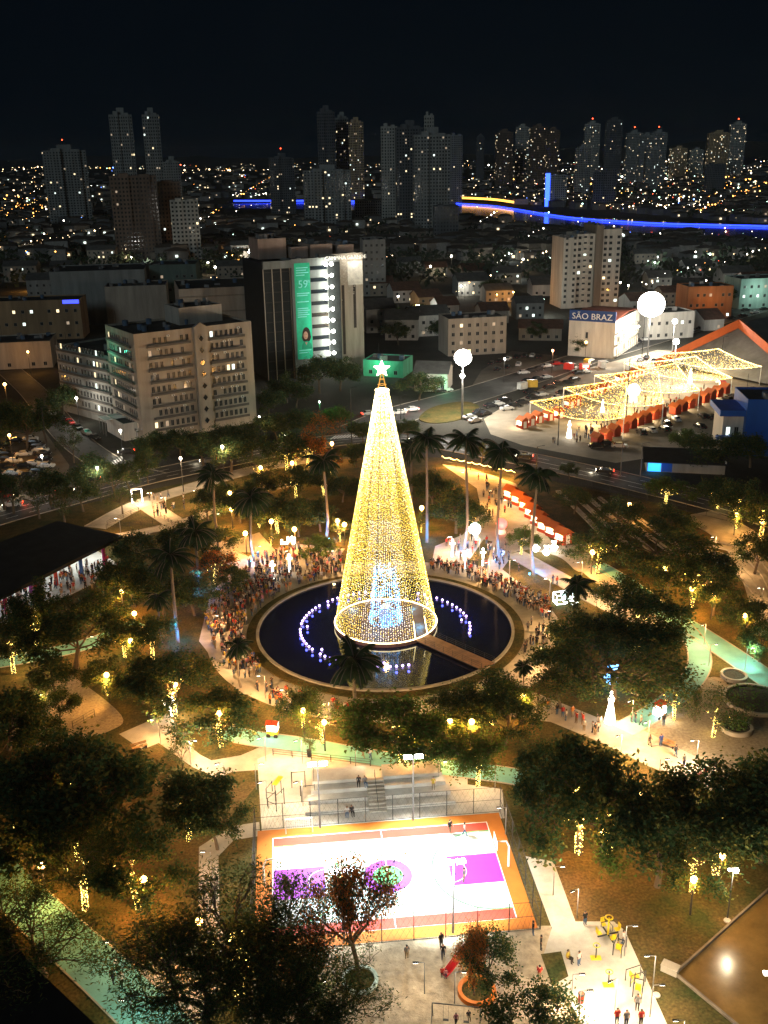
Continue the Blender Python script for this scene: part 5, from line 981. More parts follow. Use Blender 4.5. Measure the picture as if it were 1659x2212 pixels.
for x, y, pw in ((1213, 1872, 1900), (1238, 1925, 1900), (1370, 2000, 1200), (1400, 2065, 1700), (1428, 2128, 1900), (1462, 2205, 1300), (1255, 2105, 2600), (1272, 2140, 2600), (1320, 2120, 2600), (232, 2035, 420), (340, 2000, 420), (265, 2160, 520), (440, 2100, 700), (1546, 1392, 600), (1518, 1350, 600), (1625, 1400, 400), (1360, 1515, 700), (1497, 1600, 700), (1395, 1560, 800), (1440, 1640, 900), (1335, 1590, 1500), (1500, 1670, 600), (620, 1190, 500), (720, 1190, 600), (470, 1330, 500), (560, 1180, 500), (1050, 1215, 600), (970, 1160, 900), (1030, 1165, 900), (1110, 1210, 800), (1180, 1250, 600), (1185, 1320, 500), (1160, 1400, 600), (560, 1460, 600), (610, 1490, 600), (700, 1520, 600), (900, 1520, 600), (1060, 1490, 600), (500, 1400, 500), (350, 1075, 700), (320, 1065, 600), (420, 1060, 500), (470, 1110, 500), (250, 1120, 400), (560, 1595, 500), (640, 1600, 400), (420, 1600, 700), (330, 1555, 600), (470, 1650, 500), (563, 1650, 300), (562, 1690, 500), (640, 1690, 1100), (440, 1840, 500), (200, 1375, 500), (60, 1410, 500), (1060, 1060, 700), (1090, 1080, 600), (1000, 1020, 700), (1250, 1215, 500), (1300, 1270, 500), (1540, 1160, 400), (1640, 1270, 400), (1600, 1200, 400), (1060, 1660, 500), (960, 1645, 400), (780, 1620, 400), (90, 1500, 300), (1080, 1745, 300), (700, 2120, 500), (900, 2080, 700), (1000, 2100, 500)):
    path_lamp(x, y, pw, (.55, 1., .75) if (x, y) in ((265, 2160), (1625, 1400)) else AMBER if y < 1100 and x > 980 else (1., .55, .21) if y < 1600 else (1., .76, .48))
sl = thing('tall_lamp', 'tall slender lamp with bright head beside the polished rink', 'lamp', G(1571, 1984)); z = Zat(G(1571, 1984), 1880)
MB().tube([(0, 0, 0), (0, 0, z)], [.09, .06], 6).build('pole', dark, sl); MB().bb(-.5, .5, -.12, .12, z, z + .14).ball((.3, 0, z - .1), .22).build('lamp_head', globe_w, sl); light(sl, (.3, -.6, z - .6), 1300, (1., .8, .5), .2)
tl = thing('tall_lamp', 'dark twin headed lamp at the lower right corner over the rink', 'lamp', G(1660, 2240)); MB().tube([(0, 0, 0), (0, 0, 7)], .08, 6).build('pole', dark, tl); MB().bb(-.9, .9, -.06, .06, 6.9, 7.).bb(-1.2, -.7, -.2, .2, 6.95, 7.1).bb(.7, 1.2, -.2, .2, 6.95, 7.1).build('lamp_head', globe_w, tl); light(tl, (0, 0, 6.6), 1500, (1., .85, .6), .4)
# ------------------------------------------------------------------ cars
carcols = {'white': (.6, .6, .58), 'silver': (.38, .38, .37), 'black': (.02, .02, .022), 'grey': (.13, .13, .13), 'red': (.4, .02, .015)}
def car_body(c):
    prof = [(-2.1, .35), (-2.15, .75), (-1.95, .95), (-1.45, 1.0), (-.95, 1.42), (.55, 1.46), (1.15, 1.0), (1.95, .85), (2.15, .62), (2.12, .35)]
    b = MB(); n = len(prof)
    rows = []
    for s_, k in ((-1, .86), (-1, .74)): pass
    L = [[(x, -(.86 if z < 1.05 else .68), z) for x, z in prof], [(x, (.86 if z < 1.05 else .68), z) for x, z in prof]]
    for i in range(n):
        j = (i + 1) % n; b.face([L[0][i], L[1][i], L[1][j], L[0][j]])
    b.face(L[0]); b.face(L[1][::-1])
    return b.mesh('body', M('car paint ' + c, carcols[c], .25, .05, .5, spec=.6))
CB = {c: car_body(c) for c in carcols}
g_ = MB(); g_.face([(-1.42, -.80, 1.02), (-.98, -.70, 1.38), (.5, -.70, 1.42), (1.05, -.80, 1.02)]); g_.face([(1.05, .80, 1.02), (.5, .70, 1.42), (-.98, .70, 1.38), (-1.42, .80, 1.02)]); g_.face([(1.14, -.7, 1.03), (.6, -.62, 1.45), (.6, .62, 1.45), (1.14, .7, 1.03)][::-1]); g_.face([(-1.46, -.7, 1.02), (-1.46, .7, 1.02), (-1., .62, 1.41), (-1., -.62, 1.41)][::-1])
g_.v = [(v[0], v[1] * 1.03, v[2] + .012) for v in g_.v]; CG = g_.mesh('windows', glass)
CW = MB().tube([(0, -.1, 0), (0, .1, 0)], .31, 12).tube([(0, -.11, 0), (0, .11, 0)], .17, 8, 1).mesh('wheel', [black, steel])
tl_on = M('tail lamp on', (1, .05, .02), .4, 0, emit=14, ecol=(1., .04, .015)); tl_off = M('tail lamp', (.25, .01, .01), .3, 0); hl_on = M('head lamp on', (1, .9, .7), .4, 0, emit=14, ecol=(1., .86, .6)); hl_off = M('head lamp', (.5, .5, .5), .2, 0)
CL = {(k, on): MB().box((0, 0, 0), (.1, .4, .16)).mesh(k, m_) for k, on, m_ in (('taillight', 1, tl_on), ('taillight', 0, tl_off), ('headlight', 1, hl_on), ('headlight', 0, hl_off))}
def car(p, rz, c, lab, on=0):
    t = thing('parked_car' if not on else 'car', c + ' ' + lab, 'car', p, rz, 'cars around the park', True); inst('body', CB[c], t); inst('windows', CG, t)
    for x in (-1.35, 1.35):
        for y in (-.8, .8): inst('wheel', CW, t, (x, y, .31))
    for y in (-.6, .6): inst('taillight', CL[('taillight', on)], t, (-2.1, y, .78)); inst('headlight', CL[('headlight', on)], t, (2.08, y, .68))
    if on: light(t, (3., 0, .7), 120, (1., .85, .6), .2); light(t, (-2.6, 0, .7), 40, (1., .05, .02), .2)
cw = ['white', 'silver', 'black', 'grey', 'white', 'black', 'silver', 'grey']
def cc(i): return cw[(i * 5 + i // 3) % 8]
i = 0
for lst, rz, lab in (([(131 + 1000, 808), (1148, 804), (1164, 800), (1183, 794), (1221, 787)], 20, 'car parked along the upper avenue'), ([(1202, 789)], 20, 'red'), ([(1249, 808), (1264, 806), (1186, 840), (1129, 873), (1206, 863), (1189, 872), (1215, 852)], 15, 'car parked at the left of the market huts'), ([(1383, 781), (1396, 776), (1413, 783), (1426, 781), (1440, 786)], 60, 'car parked under the tallest mast'), ([(1323, 752), (1344, 756), (1359, 742), (1379, 741), (1394, 736), (1330, 765), (1300, 770)], 20, 'car parked before the sign building'), ([(1489, 717), (1514, 712), (1531, 707), (1546, 704), (1579, 690), (1605, 684), (1630, 677), (1650, 670), (1610, 672), (1640, 662)], 22, 'car parked along the far right avenue'),
                     ([(1519, 903), (1536, 905), (1551, 908), (1571, 899), (1512, 925), (1459, 909), (1439, 919), (1436, 931), (1406, 933), (1386, 938), (1472, 946), (1556, 880), (1572, 866), (1584, 861), (1599, 857), (1612, 851), (1626, 846), (1590, 910), (1560, 925)], 100, 'car parked behind the right hut row'), ([(1288, 967), (1338, 967), (1310, 962)], -8, 'car parked beside the sunken hall'),
                     ([(97, 891), (113, 897), (132, 905), (168, 927), (187, 938), (205, 949)], -48, 'car parked along the side street by the office'), ([(150, 916)], -48, 'red'), ([(33, 956), (66, 952), (73, 961), (80, 968), (88, 976), (93, 985), (95, 996), (52, 985), (13, 985), (15, 995), (30, 1000), (14, 1010), (20, 1018), (27, 1026), (50, 1010), (-5, 1022), (70, 1006), (60, 1030), (80, 1022), (100, 1010), (10, 965), (-8, 975)], 5, 'car in the left car park'),
                     ([(1015, 905), (1030, 900), (1037, 893), (1026, 912), (1048, 897)], 30, 'car parked on the traffic island edge'), ([(950, 847), (964, 845)], 10, 'car on the green lit forecourt'), ([(1140, 826), (1160, 822), (1180, 818), (1240, 822), (1225, 830), (1170, 856), (1150, 862), (1110, 880), (1095, 886), (1145, 850), (1090, 868), (1075, 876), (1060, 880), (1205, 832), (1255, 796)], 25, 'car parked in the lot left of the market'), ([(1062, 788), (1080, 783), (1098, 778), (1116, 774), (1134, 772), (1150, 771), (1075, 800), (1095, 796), (1120, 790), (1165, 775)], 70, 'car in the dim lot behind the avenue')):
    for x, y in lst:
        if lab == 'red': car(G(x, y), rad(rz), 'red', 'car parked between pale ones', 0)
        else: car(G(x, y), rad(rz + R.uniform(-6, 6)), cc(i), lab); i += 1
for x, y, rz, c, lab in ((1306, 1022, 165, 'black', 'car driving on the avenue with bright tail lamps'), (1133, 990, 165, 'black', 'car driving on the avenue near the palms'), (273, 980, 200, 'black', 'car braking beside the office corner'), (140, 1066, 12, 'grey', 'car driving past the left car park'), (28, 1094, 192, 'white', 'car driving at the left end of the avenue'), (10, 1075, 12, 'red', 'car driving at the left picture edge'), (198, 1040, 190, 'black', 'car waiting at the left crossing'), (781, 927, 200, 'black', 'car turning left of the cone top'), (797, 897, 20, 'silver', 'car arriving behind the cone top'), (862, 895, 200, 'white', 'car with headlights right of the cone top'), (890, 888, 200, 'white', 'car with headlights following by the island'), (450, 1000, 190, 'grey', 'car on the avenue behind the dark trees'), (900, 955, 170, 'black', 'car on the avenue right behind the cone')): car(G(x, y), rad(rz), c, lab, 1)
# ------------------------------------------------------------------ people
def skin_body(pose):
    J, E_, Rr = [], [], []
    def v(p, r): J.append(p); Rr.append(r); return len(J) - 1
    def e(a, b): E_.append((a, b))
    st = {'stand': (.10, .0, 0), 'walk': (.10, .26, 0), 'phone': (.11, .04, 1), 'wave': (.12, .05, 2), 'sit': (.1, 0, 3)}[pose]
    dz = -.42 if pose == 'sit' else 0
    hip = v((0, 0, .95 + dz), (.14, .10)); w_ = v((0, 0, 1.12 + dz), (.125, .09)); ch = v((0, .01, 1.34 + dz), (.16, .10)); nk = v((0, 0, 1.49 + dz), (.055, .055)); hd = v((0, -.01, 1.60 + dz), (.085, .10)); tp = v((0, 0, 1.72 + dz), (.075, .085))
    e(hip, w_); e(w_, ch); e(ch, nk); e(nk, hd); e(hd, tp)
    for s_ in (-1, 1):
        k = s_ * st[1]
        if pose == 'sit':
            th = v((s_ * .1, -.02, .50), (.085, .085)); kn = v((s_ * .12, -.45, .50), (.065, .065)); an = v((s_ * .12, -.45, .08), (.042, .042)); to = v((s_ * .12, -.58, .04), (.04, .035))
        else: th = v((s_ * .1, 0, .84), (.09, .09)); kn = v((s_ * .11, -abs(k) * .35 - .01 + k * .35, .48), (.062, .062)); an = v((s_ * .11, k * .9, .08), (.042, .042)); to = v((s_ * .12, k * .9 - .14, .04), (.045, .032))
        e(hip, th); e(th, kn); e(kn, an); e(an, to)
        sh = v((s_ * .20, 0, 1.41 + dz), (.06, .06)); e(ch, sh)
        if st[2] == 1 and s_ > 0: el = v((.24, -.06, 1.18), (.045, .045)); hn = v((.12, -.30, 1.34), (.034, .034)); fg = v((.08, -.36, 1.38), (.028, .02))
        elif st[2] == 2: el = v((s_ * .32, -.06, 1.52), (.045, .045)); hn = v((s_ * .30, -.12, 1.80), (.034, .034)); fg = v((s_ * .30, -.14, 1.90), (.03, .018))
        else: el = v((s_ * .25, .02 - k * .2, 1.15 + dz), (.045, .045)); hn = v((s_ * .26, -.06 - k * .6, .92 + dz), (.034, .034)); fg = v((s_ * .25, -.08 - k * .7, .83 + dz), (.03, .018))
        e(sh, el); e(el, hn); e(hn, fg)
    me = bpy.data.meshes.new('b'); me.from_pydata(J, E_, []); o = bpy.data.objects.new('b', me); col.objects.link(o)
    o.modifiers.new('s', 'SKIN'); 
    for i_, sv in enumerate(me.skin_vertices[0].data): sv.radius = Rr[i_]; sv.use_root = i_ == 0
    dg = bpy.context.evaluated_depsgraph_get(); out = bpy.data.meshes.new_from_object(o.evaluated_get(dg)); bpy.data.objects.remove(o)
    for p_ in out.polygons: p_.use_smooth = True
    return out, dz
skinm = [M('skin light', (.42, .24, .16), .6, .1), M('skin brown', (.22, .11, .065), .6, .1)]; hairm = M('hair', (.02, .013, .01), .7, .1)
shirt = {'white': (.65, .63, .6), 'red': (.5, .03, .02), 'black': (.02, .02, .022), 'grey': (.2, .2, .2), 'blue': (.03, .07, .3), 'orange': (.55, .18, .03), 'yellow': (.55, .4, .04), 'green': (.03, .22, .08), 'pink': (.5, .18, .22)}
pant = [M('trousers navy', (.02, .025, .05)), M('trousers black', (.015, .015, .015)), M('trousers khaki', (.2, .15, .09)), M('trousers denim', (.05, .09, .16))]
BODY = {p_: skin_body(p_) for p_ in ('stand', 'walk', 'phone', 'wave', 'sit')}
shirt = {k_: tuple(a_ * .62 for a_ in v_) for k_, v_ in shirt.items()}
PM = {}
def person_mesh(pose, c, k):
    key = (pose, c, k % 4)
    if key not in PM:
        src, dz = BODY[pose]; me = src.copy(); me.name = 'person'; me.materials.clear()
        for m_ in (M('top ' + c, shirt[c], .8, .1), pant[k % 4], skinm[k % 2], hairm): me.materials.append(m_)
        for p_ in me.polygons:
            z = p_.center.z - dz; x = abs(p_.center.x); y = p_.center.y
            if pose == 'sit' and p_.center.z < .62 and y < -.12 or z < .96 and x < .21: i_ = 1
            elif z > 1.62 and y > -.05 or z > 1.68: i_ = 3
            elif z > 1.47 and x < .14: i_ = 2
            elif x > .22 and (z < 1.14 or z > 1.56 or y < -.1): i_ = 2
            else: i_ = 0
            if p_.center.z < .09: i_ = 1
            p_.material_index = i_
        PM[key] = me
    return PM[key]
def person(p, rz, c, pose, lab, group=None, s_=1., k=None):
    o = inst('person', person_mesh(pose, c, R.randrange(4) if k is None else k), None, p, rz, s_ * R.uniform(.94, 1.04)); tag(o, lab, 'person', group); return o
SINGLE = (('white', 'walk', 1003, 1805, 'person in white running on the far right of the court', 90), ('black', 'walk', 972, 1800, 'person in dark clothes at the far court line', 40), ('black', 'wave', 979, 1915, 'player in black with raised arms left of the purple key', 100), ('grey', 'stand', 1002, 1905, 'player in grey standing at the purple key edge', 270), ('black', 'walk', 957, 2070, 'person in dark clothes walking on the sand', 0), ('black', 'stand', 953, 2045, 'person standing at the sand near the fence', 30), ('grey', 'stand', 879, 2072, 'person in grey by the fence on the sand', 200), ('red', 'stand', 955, 2112, 'child in red at the foot of the red slide', 0), ('pink', 'stand', 963, 2116, 'child in pink beside the foot of the slide', 180), ('red', 'sit', 1012, 2063, 'child in red sitting at the top of the slide', 60), ('black', 'walk', 245, 2122, 'person in dark clothes strolling on the teal path, lower left', 40), ('white', 'walk', 264, 2132, 'person in white strolling beside another on the teal path', 40), ('black', 'stand', 1263, 1998, 'person in black standing at the corner of the gym paving', 20), ('white', 'stand', 1345, 2040, 'person in white exercising at the yellow machine', 260), ('black', 'stand', 1168, 2052, 'person in dark clothes leaning by the gym entrance post', 80), ('black', 'stand', 1151, 2020, 'person in black at the court gate', 90), ('red', 'phone', 1165, 2117, 'person in red holding a phone left of the grass bed', 200), ('yellow', 'sit', 1226, 2077, 'person in yellow sitting on the bench by the grass bed', 50), ('white', 'stand', 1250, 2085, 'person in pale top standing next to the bench', 40), ('grey', 'stand', 1376, 2182, 'person in grey alone on the bright gym paving', 350), ('black', 'walk', 1403, 1612, 'person in grey shorts crossing the main walk', 60), ('blue', 'stand', 1427, 1612, 'person in blue standing by the bench on the walk', 20), ('black', 'walk', 1459, 1635, 'person in black walking near the slim lamp', 50), ('grey', 'stand', 1477, 1655, 'person in dark dress on the pale main walk', 30), ('red', 'stand', 1523, 1682, 'person in red at the end of the main walk', 20), ('pink', 'stand', 1510, 1692, 'person in pink beside the one in red', 10), ('green', 'stand', 1364, 1560, 'person in green at the start of the teal bend', 40), ('black', 'stand', 1372, 1562, 'person in black at the start of the teal bend', 100), ('grey', 'walk', 1384, 1568, 'person in grey stepping onto the teal bend', 80), ('black', 'stand', 1433, 1567, 'person in black next to the glowing cart', 10), ('black', 'walk', 784, 1636, 'cyclist like walker in black on the lower teal path', 60), ('white', 'walk', 800, 1640, 'walker in white on the lower teal path', 60), ('black', 'sit', 775, 1695, 'person in black seated on the bleacher terrace', 0), ('grey', 'sit', 788, 1696, 'person in grey seated on the bleacher terrace', 20), ('white', 'sit', 750, 1762, 'person in white seated low before the bleachers', 0), ('black', 'sit', 760, 1760, 'person in black seated low before the bleachers', 20), ('yellow', 'stand', 936, 1705, 'person in yellow at the right bleacher terrace', 0), ('red', 'stand', 335, 1385, 'person in red standing on the small white path', 20), ('white', 'stand', 320, 1380, 'person in pale top on the small white path', 60), ('red', 'stand', 1332, 2212, 'person in red at the lower edge of gym paving', 10), ('grey', 'stand', 1352, 2216, 'person in grey at the lower edge of gym paving', 10), ('red', 'stand', 1384, 2213, 'second person in red at the lower edge, right', 10), ('blue', 'phone', 1194, 1262, 'person in blue walking the curved garden path', 50), ('red', 'walk', 1203, 1264, 'person in red walking the curved garden path', 50), ('black', 'sit', 1012, 2200, 'child on the swing in the sand', 10), ('pink', 'walk', 985, 2212, 'child walking before the swing', 10))
for c, pose, x, y, lab, a in SINGLE:
    z = 1.9 if 'terrace' in lab else 1.55 if 'top of the slide' in lab else .35 if 'swing' in lab else 0.
    p = G(x, y, z); p.z = max(z, .06); person(p, rad(a), c, pose, lab, None, .72 if 'child' in lab else 1.)
def inpoly(x, y, P_):
    r = False
    for a, b in zip(P_, P_[1:] + P_[:1]):
        if (a[1] > y) != (b[1] > y) and x < (b[0] - a[0]) * (y - a[1]) / (b[1] - a[1]) + a[0]: r = not r
    return r
ZON = (('left of the pool', [(445, 1345), (490, 1275), (560, 1205), (640, 1185), (740, 1205), (745, 1238), (645, 1268), (575, 1312), (545, 1362), (548, 1420), (570, 1462), (520, 1470), (465, 1420)], 560, ('white', 'red', 'black', 'black', 'orange', 'grey', 'white', 'blue', 'yellow', 'pink', 'black', 'black', 'grey', 'white')),
       ('behind the cone', [(925, 1215), (1000, 1228), (1100, 1262), (1190, 1305), (1188, 1345), (1120, 1305), (1010, 1250), (930, 1232)], 190, ('black', 'black', 'grey', 'white', 'red', 'black', 'orange')),
       ('at the right edge of the pool', [(1125, 1335), (1185, 1370), (1165, 1450), (1125, 1400)], 22, ('black', 'grey', 'red', 'black')),
       ('lower left of the pool', [(540, 1478), (600, 1490), (690, 1520), (780, 1535), (760, 1556), (640, 1540), (560, 1515)], 46, ('red', 'orange', 'black', 'white', 'red', 'black')),
       ('under the pavilion', [(0, 1285), (120, 1240), (230, 1215), (265, 1235), (225, 1275), (120, 1300), (40, 1340), (0, 1345)], 130, ('black', 'red', 'black', 'grey', 'orange', 'white', 'black')),
       ('on the festival plaza', [(1030, 1030), (1110, 1050), (1118, 1100), (1055, 1120), (1045, 1080)], 34, ('black', 'black', 'grey', 'red', 'black')),
       ('behind the palms', [(945, 1185), (1010, 1165), (1100, 1180), (1140, 1240), (1000, 1225)], 40, ('black', 'white', 'red', 'black', 'grey')),
       ('in the market square', [(1190, 958), (1330, 885), (1450, 835), (1530, 838), (1430, 905), (1260, 962)], 90, ('black', 'black', 'grey', 'red', 'white')),
       ('at the park entrance', [(290, 1085), (350, 1070), (405, 1085), (400, 1105), (340, 1125)], 18, ('black', 'grey', 'black', 'white')),
       ('on the main walk', [(1160, 1520), (1250, 1548), (1340, 1580), (1300, 1596), (1200, 1552)], 14, ('black', 'orange', 'red', 'white')))
ALL = []
for lab, P_, n, cs in ZON:
    x0, x1, y0, y1 = min(p[0] for p in P_), max(p[0] for p in P_), min(p[1] for p in P_), max(p[1] for p in P_); k = 0
    while k < n:
        x, y = R.uniform(x0, x1), R.uniform(y0, y1)
        if not inpoly(x, y, P_): continue
        p = G(x, y); k += 1
        if abs((p - PC).length) < 22.6: continue
        ALL.append((p.y, p, R.choice(cs), R.choice(('stand', 'stand', 'walk', 'phone', 'stand', 'wave')), lab))
ALL.sort(key=lambda q: q[0]); N1 = 300 - len(SINGLE)
for d_, p, c, pose, lab in ALL[:N1]: p.z = .03; kk = R.randrange(4); ORD.append(person(p, R.random() * 6.28, c, pose, 'person in %s and %s %s%s' % (c, ('navy', 'black', 'khaki', 'denim')[kk], {'walk': 'walking ', 'phone': 'filming ', 'wave': 'cheering ', 'stand': ''}[pose], lab), 'people ' + lab, 1., kk))
rest = MB(); cl_ = [M('top ' + c, v, .8, .1) for c, v in shirt.items()]; ci = {c: i_ for i_, c in enumerate(shirt)}; ml = cl_ + pant + skinm + [hairm]
for d_, p, c, pose, lab in ALL[N1:]:
    me = person_mesh(pose, c, R.randrange(4)); a = R.random() * 6.28; ca, sa = math.cos(a), math.sin(a); b0 = len(rest.v)
    rest.v += [(p.x + v.co.x * ca - v.co.y * sa, p.y + v.co.x * sa + v.co.y * ca, .03 + v.co.z) for v in me.vertices]; mi = [ml.index(m_) for m_ in me.materials]
    for p_ in me.polygons: rest.f.append(tuple(b0 + i_ for i_ in p_.vertices)); rest.m.append(mi[p_.material_index])
tag(rest.build('distant_crowd', ml), 'small distant people filling the market, pavilion and back plaza', 'crowd', kind='stuff')
# ------------------------------------------------------------------ lit figures and park furniture
wl = M('white figure light', (1, 1, .95), .5, 0, emit=6, ecol=(1., .93, .78)); cl = M('cool cube light', (.9, 1, 1), .5, 0, emit=6, ecol=(.75, 1., .95))
for k, (x, y) in enumerate(((1208, 1302), (1222, 1292), (1235, 1303))):
    p = G(x, y); s_ = (1.6, 1.1, 1.4)[k]; t = thing('light_cube', ('large left', 'small middle', 'right') [k] + ' glowing cube frame by the short palm', 'light cube', p, rad(12 + 9 * k)); b = MB(); h_ = s_ / 2
    for a in (-h_, h_):
        for c in (-h_, h_): b.tube([(-h_, a, h_ + c + .1), (h_, a, h_ + c + .1)], .07, 4).tube([(a, -h_, h_ + c + .1), (a, h_, h_ + c + .1)], .07, 4).tube([(a, c, .1), (a, c, s_ + .1)], .07, 4)
    b.build('frame', cl, t); light(t, (0, 0, h_), 120, (.8, 1., .95), .3)
def figure(lab, x, y, h, kind, m_, pw=150, c=NEUT):
    t = thing('light_figure', lab, 'light figure', G(x, y), 0)
    if kind == 'cone': MB().lathe([(h * .17, 0), (h * .14, h * .25), (h * .06, h * .7), (h * .09, h * .74), (h * .10, h * .82), (h * .05, h * .9), (.01, h)], 12).build('body', m_, t); MB().ball((0, 0, h * 1.02), h * .05).build('topper', wl, t)
    elif kind == 'bear': MB().ball((0, 0, h * .3), h * .3).ball((0, 0, h * .72), h * .2).ball((-.17 * h, 0, h * .9), h * .07).ball((.17 * h, 0, h * .9), h * .07).ball((-.28 * h, -.1, h * .4), h * .09).ball((.28 * h, -.1, h * .4), h * .09).build('body', m_, t)
    elif kind == 'post': MB().tube([(0, 0, 0), (0, 0, h * .85)], [.22, .14], 8).build('column', m_, t); MB().ball((0, 0, h * .92), .24).bb(-.5, .5, -.1, .1, h * .7, h * .78).build('topper', m_, t)
    elif kind == 'letters': MB().bb(-1.6, -1.2, -.2, .2, 0, .9).bb(-1.2, -.5, -.2, .2, 0, .35).bb(-.3, .0, -.2, .2, 0, 1.5).bb(.5, .8, -.2, .2, 0, 1.6).bb(0, .25, -.2, .2, .7, 1.3).bb(.25, .5, -.2, .2, .7, 1.3).bb(1., 1.35, -.2, .2, 0, 1.4).build('letters', m_, t)
    elif kind == 'globe': MB().ball((0, 0, h * .65), h * .36, 0, 14, 10).build('globe', m_, t); MB().lathe([(h * .3, 0), (h * .22, h * .3)], 12).build('stand', white, t)
    light(t, (0, -h * .4 - .4, h * .6), pw, c, .3); return t
figure('white cone shaped light figure beside the main walk', 1317, 1560, 4.4, 'cone', wl, 500)
figure('white glowing cone in the market square', 1229, 945, 4.4, 'cone', wl, 350); figure('tall white glowing cone by the second net', 1301, 890, 3.6, 'cone', wl, 350); figure('bright white block figure under the middle nets', 1367, 868, 5.5, 'globe', wl, 900); figure('white glowing figure beneath the farthest nets', 1490, 828, 4.5, 'cone', wl, 600)
for x, y, lb in ((1157, 1192, 'left'), (1180, 1200, 'middle'), (1196, 1190, 'right')): figure('%s white glowing figure of the group before the huts' % lb, x, y, 2.2, 'bear', wl, 160)
figure('white glowing letters on the lawn left of the cone', 624, 1175, 1.6, 'letters', wl, 140); figure('white globe light figure by the third palm', 1025, 1165, 3.4, 'globe', cl, 200); figure('red and white globe figure near the fourth palm', 1083, 1152, 3.2, 'globe', M('red figure', (1, .1, .1), .5, 0, emit=3, ecol=(1., .1, .08)), 160, (1., .3, .2))
for x, y, lb in ((590, 1250, 'left most, amid the crowd'), (626, 1235, 'second, amid the crowd'), (977, 1202, 'third, right of the cone'), (1003, 1228, 'white fourth, right of the cone'), (1043, 1222, 'fifth, right of the cone')): figure('slim white light column, ' + lb, x, y, 3.6, 'post', wl, 110)
figure('blue and green glowing figure under the spreading tree', 1322, 1480, 3.4, 'bear', M('blue green figure', (.2, .5, 1), .5, 0, emit=3.5, ecol=(.16, .5, 1.)), 300, (.3, .6, 1.))
for x, y, lb in ((374, 1545, 'white glowing flame shaped figure at the pavement corner'),):
    t = thing('light_figure', lb, 'light figure', G(x, y), 0); MB().tube([(0, 0, 0), (-.1, 0, 1.2), (.05, 0, 2.6), (.3, 0, 3.6)], [.3, .35, .28, .03], 7).tube([(-.1, 0, .5), (-.9, 0, 1.6), (-1.3, 0, 2.4)], [.2, .16, .03], 6).build('body', wl, t); light(t, (1.4, -1, 1.6), 420, NEUT, .3)
t = thing('snack_cart', 'small red and yellow snack cart glowing on the lawn', 'cart', G(590, 1590), rad(-10)); MB().bb(-.7, .7, -.5, .5, 1., 2.).build('glass_case', wl, t); MB().gable(-.7, .7, -.5, .5, 2.02, .3, .15, .06).build('roof', hr, t); MB().bb(-.7, .7, -.5, .5, .35, .98).build('body', M('cart yellow', (.6, .4, .03)), t)
for s_ in (-.5, .5): MB().tube([(s_, -.56, .3), (s_, -.5, .3)], .3, 10).build('wheel', black, t)
light(t, (0, -1.2, 1.6), 160, NEUT, .2)
t = thing('snack_cart', 'white glowing cart with red lid on the teal bend', 'cart', G(1424, 1548), rad(40)); MB().bb(-.8, .8, -.5, .5, .5, 1.5).build('body', wl, t); MB().bb(-.9, .9, -.6, .6, 2., 2.15).build('canopy', hr, t)
for a in (-.75, .75): MB().tube([(a, 0, 1.5), (a, 0, 2.)], .03, 4).build('post', dark, t); MB().tube([(a, -.56, .28), (a, -.5, .28)], .28, 10).build('wheel', black, t)
light(t, (0, -1.2, 1.3), 160, NEUT, .2)
# playground
sl_ = thing('slide', 'red slide with ladder on the playground sand', 'slide', G(958, 2112), math.atan2(G(1015, 2068).y - G(958, 2112).y, G(1015, 2068).x - G(958, 2112).x)); redp = M('slide red', (.5, .01, .015), .35, .08); 
MB().face([(0, -.32, .25), (.5, -.32, .3), (.5, .32, .3), (0, .32, .25)]).face([(.5, -.32, .3), (3.4, -.32, 1.6), (3.4, .32, 1.6), (.5, .32, .3)]).bb(3.4, 4.1, -.36, .36, 1.52, 1.6).build('chute', redp, sl_)
for s_ in (-.34, .34): MB().tube([(0, s_, .35), (.5, s_, .42), (3.4, s_, 1.8), (4.1, s_, 1.85)], .07, 6).build('side_rail', redp, sl_); MB().tube([(4.1, s_, 1.9), (4.6, s_, 0)], .04, 5).tube([(4.05, s_, 1.5), (4.05, s_, 2.4)], .04, 5).build('ladder_rail', redp, sl_)
for k in range(5): MB().tube([(4.18 + k * .09, -.34, 1.6 - k * .33), (4.18 + k * .09, .34, 1.6 - k * .33)], .03, 5).build('rung', redp, sl_)
def ring_planter(lab, x, y, r, h, m_, soilm, nm='round_planter'):
    t = thing(nm, lab, 'planter', G(x, y)); b = MB(); b.lathe([(r, 0), (r, h), (r - .35, h), (r - .35, .1)], 32); b.build('rim', m_, t); MB().face([((r - .36) * math.cos(a * math.pi / 12), (r - .36) * math.sin(a * math.pi / 12), h * .6) for a in range(24)]).build('soil', soilm, t); return t
orp = M('planter orange', (.55, .16, .02), .5, .12)
ring_planter('orange ring bench with grass round the leaning tree', 1030, 2145, 1.75, .5, orp, grass, 'ring_bench'); ring_planter('orange ring bench half hidden behind the bare trees', 632, 2085, 1.3, .5, orp, grass, 'ring_bench'); ring_planter('pale round planter at the foot of the orange-lit tree', 778, 2120, 1.7, .35, M('mint rim', (.35, .45, .40)), grass, 'ring_bench')
